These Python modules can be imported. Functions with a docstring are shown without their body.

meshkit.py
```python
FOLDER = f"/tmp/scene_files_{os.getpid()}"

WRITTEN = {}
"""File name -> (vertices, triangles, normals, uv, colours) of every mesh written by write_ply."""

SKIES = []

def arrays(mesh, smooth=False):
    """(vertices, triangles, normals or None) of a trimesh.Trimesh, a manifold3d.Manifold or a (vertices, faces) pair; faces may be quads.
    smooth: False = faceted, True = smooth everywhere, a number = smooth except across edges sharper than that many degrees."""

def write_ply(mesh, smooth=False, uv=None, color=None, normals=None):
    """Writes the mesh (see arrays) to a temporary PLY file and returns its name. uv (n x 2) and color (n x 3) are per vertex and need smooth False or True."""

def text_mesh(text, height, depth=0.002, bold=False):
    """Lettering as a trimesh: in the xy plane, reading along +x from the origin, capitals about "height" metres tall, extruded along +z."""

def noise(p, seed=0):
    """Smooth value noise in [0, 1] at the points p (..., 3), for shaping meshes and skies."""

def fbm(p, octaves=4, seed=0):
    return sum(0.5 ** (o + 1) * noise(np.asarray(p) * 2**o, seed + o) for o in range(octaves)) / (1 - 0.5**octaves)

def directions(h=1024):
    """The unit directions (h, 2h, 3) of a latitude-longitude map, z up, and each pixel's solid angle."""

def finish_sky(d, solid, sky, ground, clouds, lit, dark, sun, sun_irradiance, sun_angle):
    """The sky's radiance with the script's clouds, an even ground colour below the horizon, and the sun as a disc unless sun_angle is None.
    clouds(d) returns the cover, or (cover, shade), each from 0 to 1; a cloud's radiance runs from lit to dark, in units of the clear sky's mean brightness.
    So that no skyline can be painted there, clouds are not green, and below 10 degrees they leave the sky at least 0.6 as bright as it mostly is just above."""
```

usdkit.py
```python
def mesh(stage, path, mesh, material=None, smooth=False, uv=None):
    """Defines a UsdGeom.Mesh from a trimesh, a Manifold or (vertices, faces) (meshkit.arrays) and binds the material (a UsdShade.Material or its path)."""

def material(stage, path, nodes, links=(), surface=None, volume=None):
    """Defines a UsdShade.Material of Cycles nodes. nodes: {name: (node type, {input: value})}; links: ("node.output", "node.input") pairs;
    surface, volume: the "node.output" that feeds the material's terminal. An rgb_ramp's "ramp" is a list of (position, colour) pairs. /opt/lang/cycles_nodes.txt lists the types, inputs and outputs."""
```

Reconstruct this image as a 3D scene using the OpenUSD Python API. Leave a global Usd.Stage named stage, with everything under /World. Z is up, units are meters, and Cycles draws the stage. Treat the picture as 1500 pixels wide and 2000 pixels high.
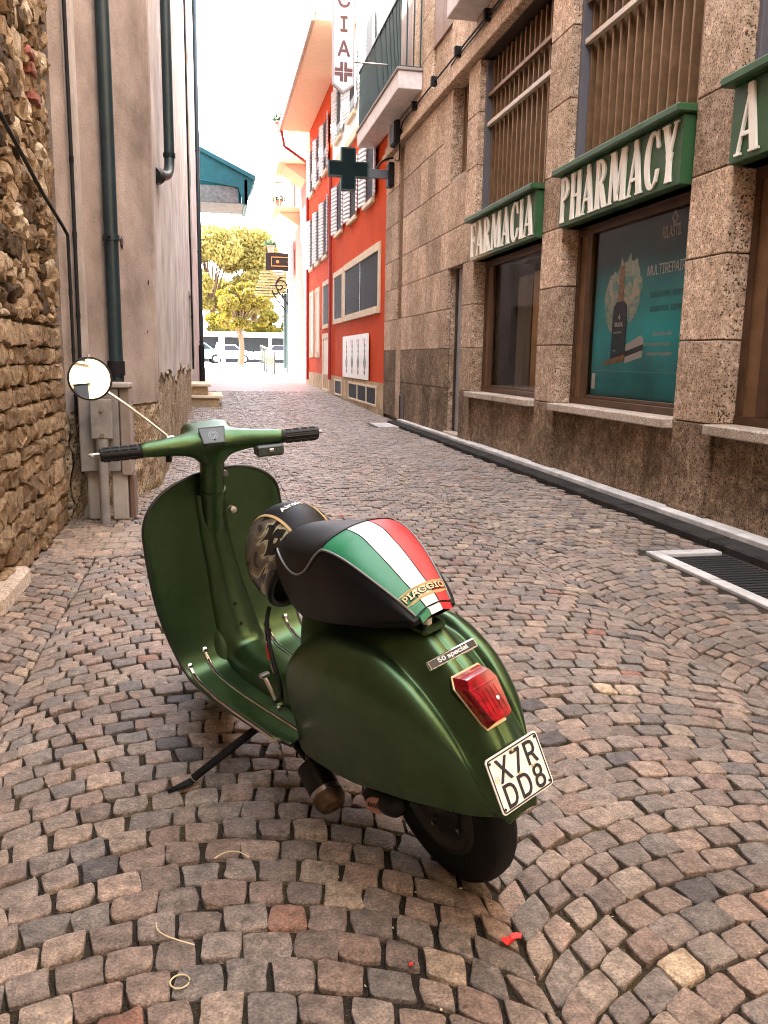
import math, random
import numpy as np
import trimesh, manifold3d, usdkit, meshkit
from scipy.interpolate import CubicSpline, PchipInterpolator
from scipy.spatial import ConvexHull
import shapely
from shapely import affinity
from shapely.geometry import Polygon, box as sbox, Point, LineString
from shapely.ops import unary_union
from pxr import Usd, UsdGeom, UsdLux, UsdShade, Gf, Sdf, Vt

random.seed(7)
RNG = np.random.default_rng(7)
stage = Usd.Stage.CreateInMemory()
UsdGeom.SetStageUpAxis(stage, UsdGeom.Tokens.z)
UsdGeom.SetStageMetersPerUnit(stage, 1.0)
UsdGeom.Xform.Define(stage, '/World')
stage.SetDefaultPrim(stage.GetPrimAtPath('/World'))

# ------------------------------------------------------------------ camera, sky, sun, exposure
FPX, ROLL, EYE, VP = 1620.0, .0175, 1.18, (416.0, 696.0)
EXPOSURE = 4.25
SUN_AZ, SUN_EL = math.radians(-68), math.radians(52)      # azimuth from +y towards +x
SUN_I, SKY_S = 1.0, .085

_dy = np.array([(VP[0] - 750) / FPX, (1000 - VP[1]) / FPX, -1.0]); _dy /= np.linalg.norm(_dy)
_up = np.array([math.sin(ROLL), math.cos(ROLL), 0.0]); _up[2] = -(_up[0] * _dy[0] + _up[1] * _dy[1]) / _dy[2]; _up /= np.linalg.norm(_up)
_B = np.stack([np.cross(_dy, _up), _dy, _up], 1)
cam = UsdGeom.Camera.Define(stage, '/World/camera')
_m = np.eye(4); _m[:3, :3] = _B; _m[3, :3] = (0, 0, EYE)
cam.AddTransformOp().Set(Gf.Matrix4d(*[float(x) for x in _m.ravel()]))
cam.CreateHorizontalApertureAttr(36.0); cam.CreateVerticalApertureAttr(48.0)
cam.CreateFocalLengthAttr(36.0 * FPX / 1500.0)
cam.CreateClippingRangeAttr(Gf.Vec2f(.05, 2000))
cam.CreateExposureAttr(EXPOSURE)

def material(name, nodes, links, surface='p.BSDF', volume=None):
    return usdkit.material(stage, '/World/Looks/' + name, nodes, links, surface=surface, volume=volume)

_sd = np.array([math.sin(SUN_AZ) * math.cos(SUN_EL), math.cos(SUN_AZ) * math.cos(SUN_EL), math.sin(SUN_EL)])
sky_m = material('sky_look', {
    'tc': ('texture_coordinate', {}),
    'sky': ('sky_texture', {'sky_type': 'single_scattering', 'sun_disc': False, 'sun_elevation': SUN_EL, 'sun_rotation': SUN_AZ}),
    'n': ('noise_texture', {'scale': 2.2, 'detail': 6.0, 'roughness': .6}),
    'r': ('rgb_ramp', {'ramp': [(.32, (.16, .16, .16)), (.7, (.7, .7, .7))]}),
    'mix': ('mix_color', {'b': (9.0, 8.75, 8.5), 'use_clamp': False}),
    'bg': ('background_shader', {'strength': SKY_S})},
    [('tc.generated', 'n.vector'), ('n.fac', 'r.fac'), ('r.color', 'mix.fac'), ('sky.color', 'mix.a'), ('mix.result', 'bg.color')], surface='bg.background')
dome = UsdLux.DomeLight.Define(stage, '/World/sky')
UsdShade.MaterialBindingAPI.Apply(dome.GetPrim()).Bind(sky_m)
dome.GetPrim().SetCustomDataByKey('kind', 'structure')
sun = UsdLux.DistantLight.Define(stage, '/World/sun')
sun.CreateNormalizeAttr(True); sun.CreateIntensityAttr(SUN_I); sun.CreateAngleAttr(.53); sun.CreateColorAttr(Gf.Vec3f(1, .94, .84))
_rot = Gf.Rotation(Gf.Vec3d(0, 0, -1), Gf.Vec3d(*[-float(x) for x in _sd]))
sun.AddTransformOp().Set(Gf.Matrix4d().SetRotate(_rot))

# ------------------------------------------------------------------ scene helpers
_taken = {}
def numbered(path):
    n = _taken.get(path, -1) + 1
    _taken[path] = n
    return path if n == 0 else f'{path}_{n:03d}'

class T:
    """A thing, part or sub-part: where it stands in the stage and the point its children's vertices are measured from."""
    def __init__(self, path, base): self.path, self.base = path, np.array(base, float)

def tag(prim, label=None, cat=None, group=None, kind=None):
    for k, v in (('label', label), ('category', cat), ('group', group), ('kind', kind)):
        if v: prim.SetCustomDataByKey(k, v)

def thing(name, label=None, cat=None, base=(0, 0, 0), group=None, kind=None, matrix=None, parent=None):
    path = numbered((parent.path if parent else '/World') + '/' + name)
    x = UsdGeom.Xform.Define(stage, path)
    if matrix is not None:
        x.AddTransformOp().Set(Gf.Matrix4d(*[float(q) for q in np.array(matrix).T.ravel()])); b = (0, 0, 0)
    else:
        b = np.array(base, float)
        off = b - (parent.base if parent else 0)
        x.AddTranslateOp().Set(Gf.Vec3d(*[float(q) for q in off]))
    tag(x.GetPrim(), label, cat, group, kind)
    return T(path, b)

def put(parent, name, mesh, mat, smooth=False, tone=None, label=None, cat=None, group=None, kind=None):
    """One Mesh prim under parent, or at top level when parent is None. A sub-part goes under the T this returns."""
    path = numbered((parent.path if parent else '/World') + '/' + name)
    v, f, n = meshkit.arrays(mesh, smooth)
    if parent is not None: v = v - parent.base
    m = usdkit.mesh(stage, path, (v, f), mat, False)
    if n is not None:
        m.CreateNormalsAttr(Vt.Vec3fArray.FromNumpy(n.astype(np.float32))); m.SetNormalsInterpolation('vertex')
    if tone is not None:
        arr = np.full(len(v), tone, np.float32) if np.ndim(tone) == 0 else np.asarray(tone, np.float32)
        UsdGeom.PrimvarsAPI(m).CreatePrimvar('tone', Sdf.ValueTypeNames.FloatArray, 'vertex').Set(Vt.FloatArray.FromNumpy(arr))
    tag(m.GetPrim(), label, cat, group, kind)
    return T(path, parent.base if parent is not None else (0, 0, 0))

def single(name, mesh, mat, label, cat, base, smooth=False, group=None, kind=None):
    """A thing of one mesh with its origin at its base."""
    path = numbered('/World/' + name)
    v, f, n = meshkit.arrays(mesh, smooth)
    m = usdkit.mesh(stage, path, (v - np.array(base, float), f), mat, False)
    if n is not None:
        m.CreateNormalsAttr(Vt.Vec3fArray.FromNumpy(n.astype(np.float32))); m.SetNormalsInterpolation('vertex')
    m.AddTranslateOp().Set(Gf.Vec3d(*[float(q) for q in base]))
    tag(m.GetPrim(), label, cat, group, kind)
    return T(path, base)

def cat(*ms):
    ms = [m for m in ms if m is not None]
    return trimesh.util.concatenate([m if isinstance(m, trimesh.Trimesh) else trimesh.Trimesh(*m, process=False) for m in ms])

def TM(v, f):
    f = np.asarray(f)
    if f.shape[1] == 4: f = np.vstack([f[:, [0, 1, 2]], f[:, [0, 2, 3]]])
    return trimesh.Trimesh(np.asarray(v, float), f, process=False)

def box(x0, x1, y0, y1, z0, z1):
    m = trimesh.creation.box([x1 - x0, y1 - y0, z1 - z0]); m.apply_translation([(x0 + x1) / 2, (y0 + y1) / 2, (z0 + z1) / 2]); return m

_cs = np.array([[a, b, c] for a in (-1, 1) for b in (-1, 1) for c in (-1, 1)], float)
_ct = np.vstack([np.stack([s * np.where(np.arange(3) == k, 1, .8) for k in range(3)]) for s in _cs])
_h = ConvexHull(_ct)
_cf = np.array([t if np.dot(np.cross(_ct[t[1]] - _ct[t[0]], _ct[t[2]] - _ct[t[0]]), _h.equations[i][:3]) > 0 else t[::-1] for i, t in enumerate(_h.simplices)])
def cbox(x0, x1, y0, y1, z0, z1, b=.006):
    """A box with chamfered edges."""
    c, h = np.array([x0 + x1, y0 + y1, z0 + z1]) / 2, np.array([x1 - x0, y1 - y0, z1 - z0]) / 2
    v = np.vstack([np.stack([s * np.where(np.arange(3) == k, h, h - np.minimum(b, h * .45)) for k in range(3)]) for s in _cs])
    return TM(v + c, _cf)

def frames(P, closed=False):
    P = np.asarray(P, float)
    t = np.gradient(P, axis=0) if not closed else np.roll(P, -1, 0) - np.roll(P, 1, 0)
    t /= np.linalg.norm(t, axis=1, keepdims=True) + 1e-12
    a = np.array([0, 0, 1.0]) if abs(t[0][2]) < .9 else np.array([1.0, 0, 0])
    n = np.cross(t[0], a); n /= np.linalg.norm(n); N = [n]
    for k in range(1, len(P)):
        n = N[-1] - t[k] * (N[-1] @ t[k]); n /= np.linalg.norm(n) + 1e-12; N.append(n)
    N = np.array(N); return t, N, np.cross(t, N)

def tube(P, r, n=10, closed=False, ry=None):
    P = np.asarray(P, float); t, N, Bn = frames(P, closed); k = len(P)
    r = np.broadcast_to(np.asarray(r, float), (k,)); q = r if ry is None else np.broadcast_to(np.asarray(ry, float), (k,))
    a = np.arange(n) * 2 * np.pi / n
    v = P[:, None] + N[:, None] * (np.cos(a)[None, :, None] * r[:, None, None]) + Bn[:, None] * (np.sin(a)[None, :, None] * q[:, None, None])
    v = v.reshape(-1, 3); f = []
    for i in range(k if closed else k - 1):
        i2 = (i + 1) % k
        for j in range(n):
            j2 = (j + 1) % n; f.append((i * n + j, i * n + j2, i2 * n + j2, i2 * n + j))
    f = np.array(f); f = np.vstack([f[:, [0, 1, 2]], f[:, [0, 2, 3]]])
    if not closed:
        c0, c1 = len(v), len(v) + 1; v = np.vstack([v, P[0], P[-1]])
        f = np.vstack([f, [(c0, (j + 1) % n, j) for j in range(n)], [(c1, (k - 1) * n + j, (k - 1) * n + (j + 1) % n) for j in range(n)]])
    m = TM(v, f); m.fix_normals() if False else None
    return m

def curve(P, n=24):
    P = np.asarray(P, float); s = np.r_[0, np.cumsum(np.linalg.norm(np.diff(P, axis=0), axis=1))]
    return CubicSpline(s, P)(np.linspace(0, s[-1], n))

def pch(xs, ys, x): return PchipInterpolator(xs, ys)(x)

def lathe(prof, n=32, o=(0, 0, 0), ax=(0, 0, 1)):
    """Revolves (radius, height) pairs about the axis ax through o."""
    ax = np.array(ax, float); ax /= np.linalg.norm(ax)
    u = np.cross(ax, [1, 0, 0] if abs(ax[0]) < .9 else [0, 1, 0]); u /= np.linalg.norm(u); w = np.cross(ax, u)
    a = np.arange(n) * 2 * np.pi / n; v = []
    for r, z in prof: v.append(np.array(o) + ax * z + r * (np.cos(a)[:, None] * u + np.sin(a)[:, None] * w))
    v = np.vstack(v); f = []
    for i in range(len(prof) - 1):
        for j in range(n): f.append((i * n + j, i * n + (j + 1) % n, (i + 1) * n + (j + 1) % n, (i + 1) * n + j))
    return TM(v, f)

def grid(P, flip=False):
    n, m = P.shape[:2]; i, j = np.meshgrid(np.arange(n - 1), np.arange(m - 1), indexing='ij'); a = (i * m + j).ravel()
    f = np.stack([a, a + 1, a + m + 1, a + m], 1)
    if flip: f = f[:, ::-1]
    return TM(P.reshape(-1, 3), f)

def sheet(P, th, flip=False):
    """A closed skin of the grid P, th thick on the side its normals point away from."""
    n, m = P.shape[:2]
    du, dv = np.gradient(P, axis=0), np.gradient(P, axis=1); N = np.cross(du, dv); N /= np.linalg.norm(N, axis=2, keepdims=True) + 1e-9
    if flip: N = -N
    Q = P - N * th; a = grid(P, flip); b = grid(Q, not flip); k = n * m
    ring = [i * m for i in range(n)] + [(n - 1) * m + j for j in range(1, m)] + [i * m + m - 1 for i in range(n - 2, -1, -1)] + [j for j in range(m - 2, 0, -1)]
    f = []
    for q in range(len(ring)):
        c, d = ring[q], ring[(q + 1) % len(ring)]; f.append((c, d, d + k, c + k) if flip else (d, c, c + k, d + k))
    f = np.array(f); f = np.vstack([f[:, [0, 1, 2]], f[:, [0, 2, 3]]])
    return TM(np.vstack([P.reshape(-1, 3), Q.reshape(-1, 3)]), np.vstack([a.faces, b.faces + k, f]))

def splined(C, n, m):
    """C: stations x curves x 3 control points; a smooth grid of n x m points."""
    C = np.asarray(C, float)
    s = np.linspace(0, 1, C.shape[0]); t = np.linspace(0, 1, C.shape[1])
    A = CubicSpline(s, C, axis=0)(np.linspace(0, 1, n)); return CubicSpline(t, A, axis=1)(np.linspace(0, 1, m))

def extr(poly, h):
    gs = [g for g in getattr(poly, 'geoms', [poly]) if g.area > 1e-9]
    return cat(*[trimesh.creation.extrude_polygon(g, h, engine='earcut') for g in gs])

def place(m, o, ex, ey, ez):
    """m's x, y, z axes laid along ex, ey, ez from the point o."""
    M = np.eye(4); M[:3, 0], M[:3, 1], M[:3, 2], M[:3, 3] = ex, ey, ez, o
    m = m.copy(); m.apply_transform(M); return m

def hull(pts): return trimesh.Trimesh(np.asarray(pts, float)).convex_hull
def spheres_hull(a, ra, b, rb, n=14):
    s = manifold3d.Manifold.sphere(1, 20)
    return manifold3d.Manifold.batch_hull([s.scale([ra] * 3).translate(list(map(float, a))), s.scale([rb] * 3).translate(list(map(float, b)))])
def man_to_tm(M, length=None, it=0):
    if length: M = M.refine_to_length(length)
    q = M.to_mesh(); m = trimesh.Trimesh(q.vert_properties[:, :3], q.tri_verts)
    if it: trimesh.smoothing.filter_taubin(m, .5, -.52, iterations=it)
    return m

# ------------------------------------------------------------------ materials
def plain(name, col, rough=.6, spec=.5, metal=0., var=0., vscale=6., bump=0., bscale=60., bdist=.01, coat=0., detail=4., tone=False, tint=None, aniso=None):
    """Colour with cloudy variation and a fine relief; tone: lightness also varies with the mesh's primvar."""
    c = np.array(col, float)
    nodes = {'g': ('geometry', {}), 'p': ('principled_bsdf', {'base_color': tuple(c), 'roughness': rough, 'metallic': metal, 'specular_ior_level': spec, 'coat_weight': coat, 'coat_roughness': .15})}
    links = []
    if var:
        lo, hi = (np.clip(c * (1 - var), 0, 1), np.clip(c * (1 + var), 0, 1)) if tint is None else (np.array(tint), c)
        nodes['n'] = ('noise_texture', {'scale': vscale, 'detail': detail, 'roughness': .65})
        nodes['r'] = ('rgb_ramp', {'ramp': [(.3, tuple(lo)), (.7, tuple(hi))]})
        links += [('g.position', 'n.vector'), ('n.fac', 'r.fac')]
        last = 'r.color'
        if tone:
            nodes['at'] = ('attribute', {'attribute': 'tone'}); nodes['tr'] = ('rgb_ramp', {'ramp': [(0, (.62, .6, .58)), (1, (1.3, 1.28, 1.25))]})
            nodes['mx'] = ('mix_color', {'blend_type': 'multiply', 'fac': 1., 'use_clamp': False}); links += [('at.fac', 'tr.fac'), (last, 'mx.a'), ('tr.color', 'mx.b')]; last = 'mx.result'
        links.append((last, 'p.base_color'))
    if bump:
        nodes['bn'] = ('noise_texture', {'scale': bscale, 'detail': 5., 'roughness': .6}); nodes['b'] = ('bump', {'strength': bump, 'distance': bdist})
        links += [('g.position', 'bn.vector'), ('bn.fac', 'b.height'), ('b.normal', 'p.normal')]
    return material(name, nodes, links)

def speckled(name, base, dark, pale, pit, sc=55., stain=None, stain_sc=1.3, bump=.6, bdist=.006, rough=.8, tone=True):
    """Conglomerate stone: a cloudy ground with pale and dark clasts, small pits and broad stains."""
    nodes = {'g': ('geometry', {}), 'at': ('attribute', {'attribute': 'tone'}),
        'n1': ('noise_texture', {'scale': sc * .35, 'detail': 6., 'roughness': .7}), 'r1': ('rgb_ramp', {'ramp': [(.3, dark), (.52, base), (.72, pale)]}),
        'v': ('voronoi_texture', {'scale': sc, 'randomness': 1.}), 'sv': ('separate_color', {}), 'rv': ('rgb_ramp', {'ramp': [(0, (.72, .7, .68)), (.55, (1, 1, 1)), (.93, (1.05, 1.03, 1.)), (1, (1.5, 1.45, 1.4))]}),
        'm1': ('mix_color', {'blend_type': 'multiply', 'fac': 1., 'use_clamp': False}),
        'np': ('noise_texture', {'scale': sc * 1.6, 'detail': 3., 'roughness': .55}), 'rp': ('rgb_ramp', {'ramp': [(.39, (0, 0, 0)), (.44, (1, 1, 1))]}),
        'm2': ('mix_color', {'a': pit}),
        'ns': ('noise_texture', {'scale': stain_sc, 'detail': 5., 'roughness': .65}), 'rs': ('rgb_ramp', {'ramp': [(.36, stain or (.75, .72, .66)), (.62, (1.08, 1.06, 1.05))]}),
        'm3': ('mix_color', {'blend_type': 'multiply', 'fac': 1., 'use_clamp': False}),
        'tr': ('rgb_ramp', {'ramp': [(0, (.62, .6, .58)), (1, (1.3, 1.29, 1.28))]}), 'm4': ('mix_color', {'blend_type': 'multiply', 'fac': 1. if tone else 0., 'use_clamp': False}),
        'bm': ('mix_float', {'fac': .5}), 'b': ('bump', {'strength': bump, 'distance': bdist}), 'p': ('principled_bsdf', {'roughness': rough, 'specular_ior_level': .15})}
    L = [('g.position', 'n1.vector'), ('n1.fac', 'r1.fac'), ('g.position', 'v.vector'), ('v.color', 'sv.color'), ('sv.r', 'rv.fac'), ('r1.color', 'm1.a'), ('rv.color', 'm1.b'),
         ('g.position', 'np.vector'), ('np.fac', 'rp.fac'), ('rp.color', 'm2.fac'), ('m1.result', 'm2.b'), ('g.position', 'ns.vector'), ('ns.fac', 'rs.fac'), ('m2.result', 'm3.a'), ('rs.color', 'm3.b'),
         ('at.fac', 'tr.fac'), ('m3.result', 'm4.a'), ('tr.color', 'm4.b'), ('m4.result', 'p.base_color'), ('n1.fac', 'bm.a'), ('np.fac', 'bm.b'), ('bm.result', 'b.height'), ('b.normal', 'p.normal')]
    return material(name, nodes, L)

def tinted(name, stops, rough=.6, spec=.5, nscale=40., bump=.7, bdist=.006, moss=None):
    """Colour picked by the primvar tone, with grain and a stony relief."""
    nodes = {'g': ('geometry', {}), 'at': ('attribute', {'attribute': 'tone'}), 'tr': ('rgb_ramp', {'ramp': stops, 'interpolate': True}),
        'n': ('noise_texture', {'scale': nscale, 'detail': 7., 'roughness': .75}), 'nr': ('rgb_ramp', {'ramp': [(.3, (.42, .39, .37)), (.5, (.97, .96, .95)), (.7, (1.7, 1.63, 1.56))]}),
        'm': ('mix_color', {'blend_type': 'multiply', 'fac': 1., 'use_clamp': False}), 'n2': ('noise_texture', {'scale': 190., 'detail': 3., 'roughness': .6}), 'r2': ('rgb_ramp', {'ramp': [(.32, (.5, .48, .47)), (.5, (1, 1, 1)), (.68, (1.6, 1.55, 1.5))]}),
        'm2': ('mix_color', {'blend_type': 'multiply', 'fac': .8, 'use_clamp': False}), 'n3': ('noise_texture', {'scale': 1.1, 'detail': 4., 'roughness': .6}), 'r3': ('rgb_ramp', {'ramp': [(.35, (.8, .75, .68)), (.65, (1.12, 1.1, 1.08))]}),
        'm3': ('mix_color', {'blend_type': 'multiply', 'fac': .8, 'use_clamp': False}), 'bm': ('mix_float', {'fac': .35}), 'b': ('bump', {'strength': bump, 'distance': bdist}), 'p': ('principled_bsdf', {'roughness': rough, 'specular_ior_level': spec})}
    L = [('at.fac', 'tr.fac'), ('g.position', 'n.vector'), ('n.fac', 'nr.fac'), ('tr.color', 'm.a'), ('nr.color', 'm.b'), ('g.position', 'n2.vector'), ('n2.fac', 'r2.fac'), ('m.result', 'm2.a'), ('r2.color', 'm2.b'),
         ('g.position', 'n3.vector'), ('n3.fac', 'r3.fac'), ('m2.result', 'm3.a'), ('r3.color', 'm3.b'), ('m3.result', 'p.base_color'), ('n.fac', 'bm.a'), ('n2.fac', 'bm.b'), ('bm.result', 'b.height'), ('b.normal', 'p.normal')]
    return material(name, nodes, L)

def leafy(name, col):
    c = np.array(col)
    return material(name, {'g': ('geometry', {}), 'r': ('rgb_ramp', {'ramp': [(0, tuple(c * .55)), (.6, tuple(c)), (1, tuple(np.minimum(c * 1.5, .9)))]}), 'd': ('principled_bsdf', {'roughness': .6}), 't': ('translucent_bsdf', {}), 'mx': ('mix_closure', {'fac': .5})},
        [('g.random_per_island', 'r.fac'), ('r.color', 'd.base_color'), ('r.color', 't.color'), ('d.BSDF', 'mx.closure1'), ('t.BSDF', 'mx.closure2')], surface='mx.closure')

def pane(name, tint=(.94, .95, .95), rough=.01, ior=1.5):
    return material(name, {'f': ('fresnel', {'IOR': ior}), 't': ('transparent_bsdf', {'color': tint}), 'g': ('glossy_bsdf', {'color': (1, 1, 1), 'roughness': rough}), 'm': ('mix_closure', {})},
        [('f.fac', 'm.fac'), ('t.BSDF', 'm.closure1'), ('g.BSDF', 'm.closure2')], surface='m.closure')

def M(name, *a, **k): return plain(name, *a, **k)
COB = tinted('cobble_look', [(0, (.075, .067, .068)), (.1, (.125, .112, .106)), (.2, (.19, .17, .152)), (.3, (.17, .135, .115)), (.42, (.235, .2, .172)), (.54, (.225, .165, .135)), (.66, (.285, .235, .19)), (.76, (.30, .22, .175)), (.84, (.38, .31, .235)), (.88, (.245, .115, .08)), (.92, (.21, .125, .09)), (.96, (.10, .09, .105)), (1, (.47, .37, .26))], rough=.45, spec=.35, nscale=30., bump=1., bdist=.013)
RUBBLE = tinted('rubble_look', [(0, (.045, .034, .025)), (.3, (.13, .095, .062)), (.6, (.25, .185, .12)), (.85, (.34, .265, .18)), (.9, (.2, .1, .065)), (1, (.46, .4, .31))], rough=.9, spec=.12, nscale=22., bump=1., bdist=.02)
MORTAR = material('joint_sand_look', {'g': ('geometry', {}), 'n': ('noise_texture', {'scale': 1.7, 'detail': 6., 'roughness': .7}), 'r': ('rgb_ramp', {'ramp': [(.3, (.022, .018, .014)), (.5, (.045, .035, .024)), (.6, (.085, .062, .03)), (.68, (.15, .115, .035))]}), 'n2': ('noise_texture', {'scale': 260., 'detail': 4.}), 'r2': ('rgb_ramp', {'ramp': [(.35, (.5, .5, .5)), (.62, (1.1, 1.1, 1.1)), (.7, (3., 2.8, 2.4))]}), 'm': ('mix_color', {'blend_type': 'multiply', 'fac': 1., 'use_clamp': False}), 'b': ('bump', {'strength': 1., 'distance': .012}), 'p': ('principled_bsdf', {'roughness': .95, 'specular_ior_level': .2})}, [('g.position', 'n.vector'), ('n.fac', 'r.fac'), ('g.position', 'n2.vector'), ('n2.fac', 'r2.fac'), ('r.color', 'm.a'), ('r2.color', 'm.b'), ('m.result', 'p.base_color'), ('n2.fac', 'b.height'), ('b.normal', 'p.normal')])
WALLMORTAR = plain('rubble_mortar_look', (.22, .16, .10), rough=.95, var=1., tint=(.03, .022, .015), vscale=9., bump=1., bscale=70., bdist=.03, spec=.2, detail=8.)
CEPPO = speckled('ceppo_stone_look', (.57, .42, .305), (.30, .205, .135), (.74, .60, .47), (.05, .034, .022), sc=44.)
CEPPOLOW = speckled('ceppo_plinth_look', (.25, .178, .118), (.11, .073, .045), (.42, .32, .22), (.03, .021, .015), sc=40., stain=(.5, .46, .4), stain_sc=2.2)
SILL = speckled('sill_stone_look', (.5, .42, .35), (.38, .31, .25), (.6, .53, .46), (.2, .16, .13), sc=80., tone=False, bump=.3)
KERB = plain('kerb_granite_look', (.48, .45, .42), rough=.75, var=.3, vscale=5., bump=.5, bscale=160., bdist=.004, detail=8., spec=0.12)
BRONZE = plain('bronze_look', (.20, .11, .052), rough=.42, metal=.45, var=.25, vscale=8.)
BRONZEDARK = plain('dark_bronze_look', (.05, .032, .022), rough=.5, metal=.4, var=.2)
YELLOWEND = material('yellow_end_sign_look', {'g': ('geometry', {}), 's': ('separate_xyz', {}), 'n': ('noise_texture', {'scale': 3., 'detail': 5.}), 'a': ('math', {'math_type': 'multiply_add', 'value2': .9, 'value3': -.45}), 'd': ('math', {'math_type': 'add'}), 'mr': ('map_range', {'from_min': 9.7, 'from_max': 11.0, 'clamp': True}), 'r': ('rgb_ramp', {'ramp': [(0, (.017, .066, .017)), (.45, (.05, .1, .03)), (.75, (.3, .23, .1)), (1, (.42, .34, .2))]}), 'p': ('principled_bsdf', {'roughness': .5})}, [('g.position', 's.vector'), ('g.position', 'n.vector'), ('n.fac', 'a.value1'), ('s.y', 'd.value1'), ('a.value', 'd.value2'), ('d.value', 'mr.value'), ('mr.result', 'r.fac'), ('r.color', 'p.base_color')])  # green board colour that turns yellow towards the far end
GREENSIGN = plain('green_sign_look', (.017, .066, .017), rough=.5, var=.25, vscale=4.)
LETTER = plain('letter_cream_look', (.8, .74, .62), rough=.5, var=.08)
BLACK = plain('black_look', (.004, .004, .0045), rough=.6, spec=.2)
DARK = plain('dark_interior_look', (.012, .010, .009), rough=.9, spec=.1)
WHITE = plain('white_look', (.8, .79, .76), rough=.55, var=.06)
CONC = plain('concrete_look', (.30, .27, .245), rough=.85, var=.22, vscale=3., bump=.3, bscale=80., spec=0.12)
IRONGREEN = plain('green_iron_look', (.012, .035, .03), rough=.45, metal=.2, var=.2)
CABLE = plain('cable_look', (.006, .0055, .006), rough=.6, spec=.25)
PINKPL = plain('pink_plaster_look', (.42, .345, .30), rough=.92, var=1., tint=(.17, .132, .108), vscale=1.5, bump=.8, bscale=55., bdist=.012, detail=11., spec=0.12)
PALEPL = plain('pale_plaster_look', (.50, .435, .395), rough=.92, var=1., tint=(.23, .19, .16), vscale=1.6, bump=.5, bscale=30., bdist=.012, detail=9., spec=0.12)
DADO = speckled('dado_stone_look', (.36, .28, .19), (.17, .125, .08), (.46, .38, .28), (.05, .04, .03), sc=30., tone=False, bump=1., bdist=.03)
REDPL = plain('red_plaster_look', (.62, .068, .006), rough=.9, var=1., tint=(.46, .046, .005), vscale=1.1, bump=.5, bscale=40., detail=9., spec=0.12)
PINKWALL = plain('rose_plaster_look', (.62, .2, .17), rough=.9, var=.1, spec=0.12)
CREAM = plain('cream_stone_look', (.66, .55, .4), rough=.85, var=.1, bump=.2, spec=0.12)
TANST = plain('tan_plinth_look', (.45, .33, .2), rough=.9, var=.35, vscale=3., bump=.5, spec=0.12)
PEACH = plain('peach_soffit_look', (.78, .5, .34), rough=.85, var=.06, spec=0.12)
SHUT = material('shutter_look', {'g': ('geometry', {}), 'w': ('wave_texture', {'bands_direction': 'z', 'scale': 3.2}), 'r': ('rgb_ramp', {'ramp': [(.2, (.55, .57, .59)), (.6, (.72, .73, .73))]}), 'b': ('bump', {'strength': .8, 'distance': .03}), 'p': ('principled_bsdf', {'roughness': .6})}, [('g.position', 'w.vector'), ('w.fac', 'r.fac'), ('r.color', 'p.base_color'), ('w.fac', 'b.height'), ('b.normal', 'p.normal')])
MESHDARK = plain('dark_mesh_look', (.012, .013, .018), rough=.75, spec=.25, bump=.6, bscale=300.)
PIPEG = plain('pipe_green_look', (.009, .021, .025), rough=.4, metal=.2, var=.3, vscale=3.)
CABGREY = plain('cabinet_grey_look', (.19, .175, .165), rough=.7, var=.28, vscale=6., bump=.2, spec=0.12)
GLASS = pane('window_glass_look', ior=1.16)
CHROME = plain('chrome_look', (.75, .74, .72), rough=.16, metal=1.)
STEEL = plain('steel_look', (.4, .39, .38), rough=.35, metal=1., var=.2)
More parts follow.
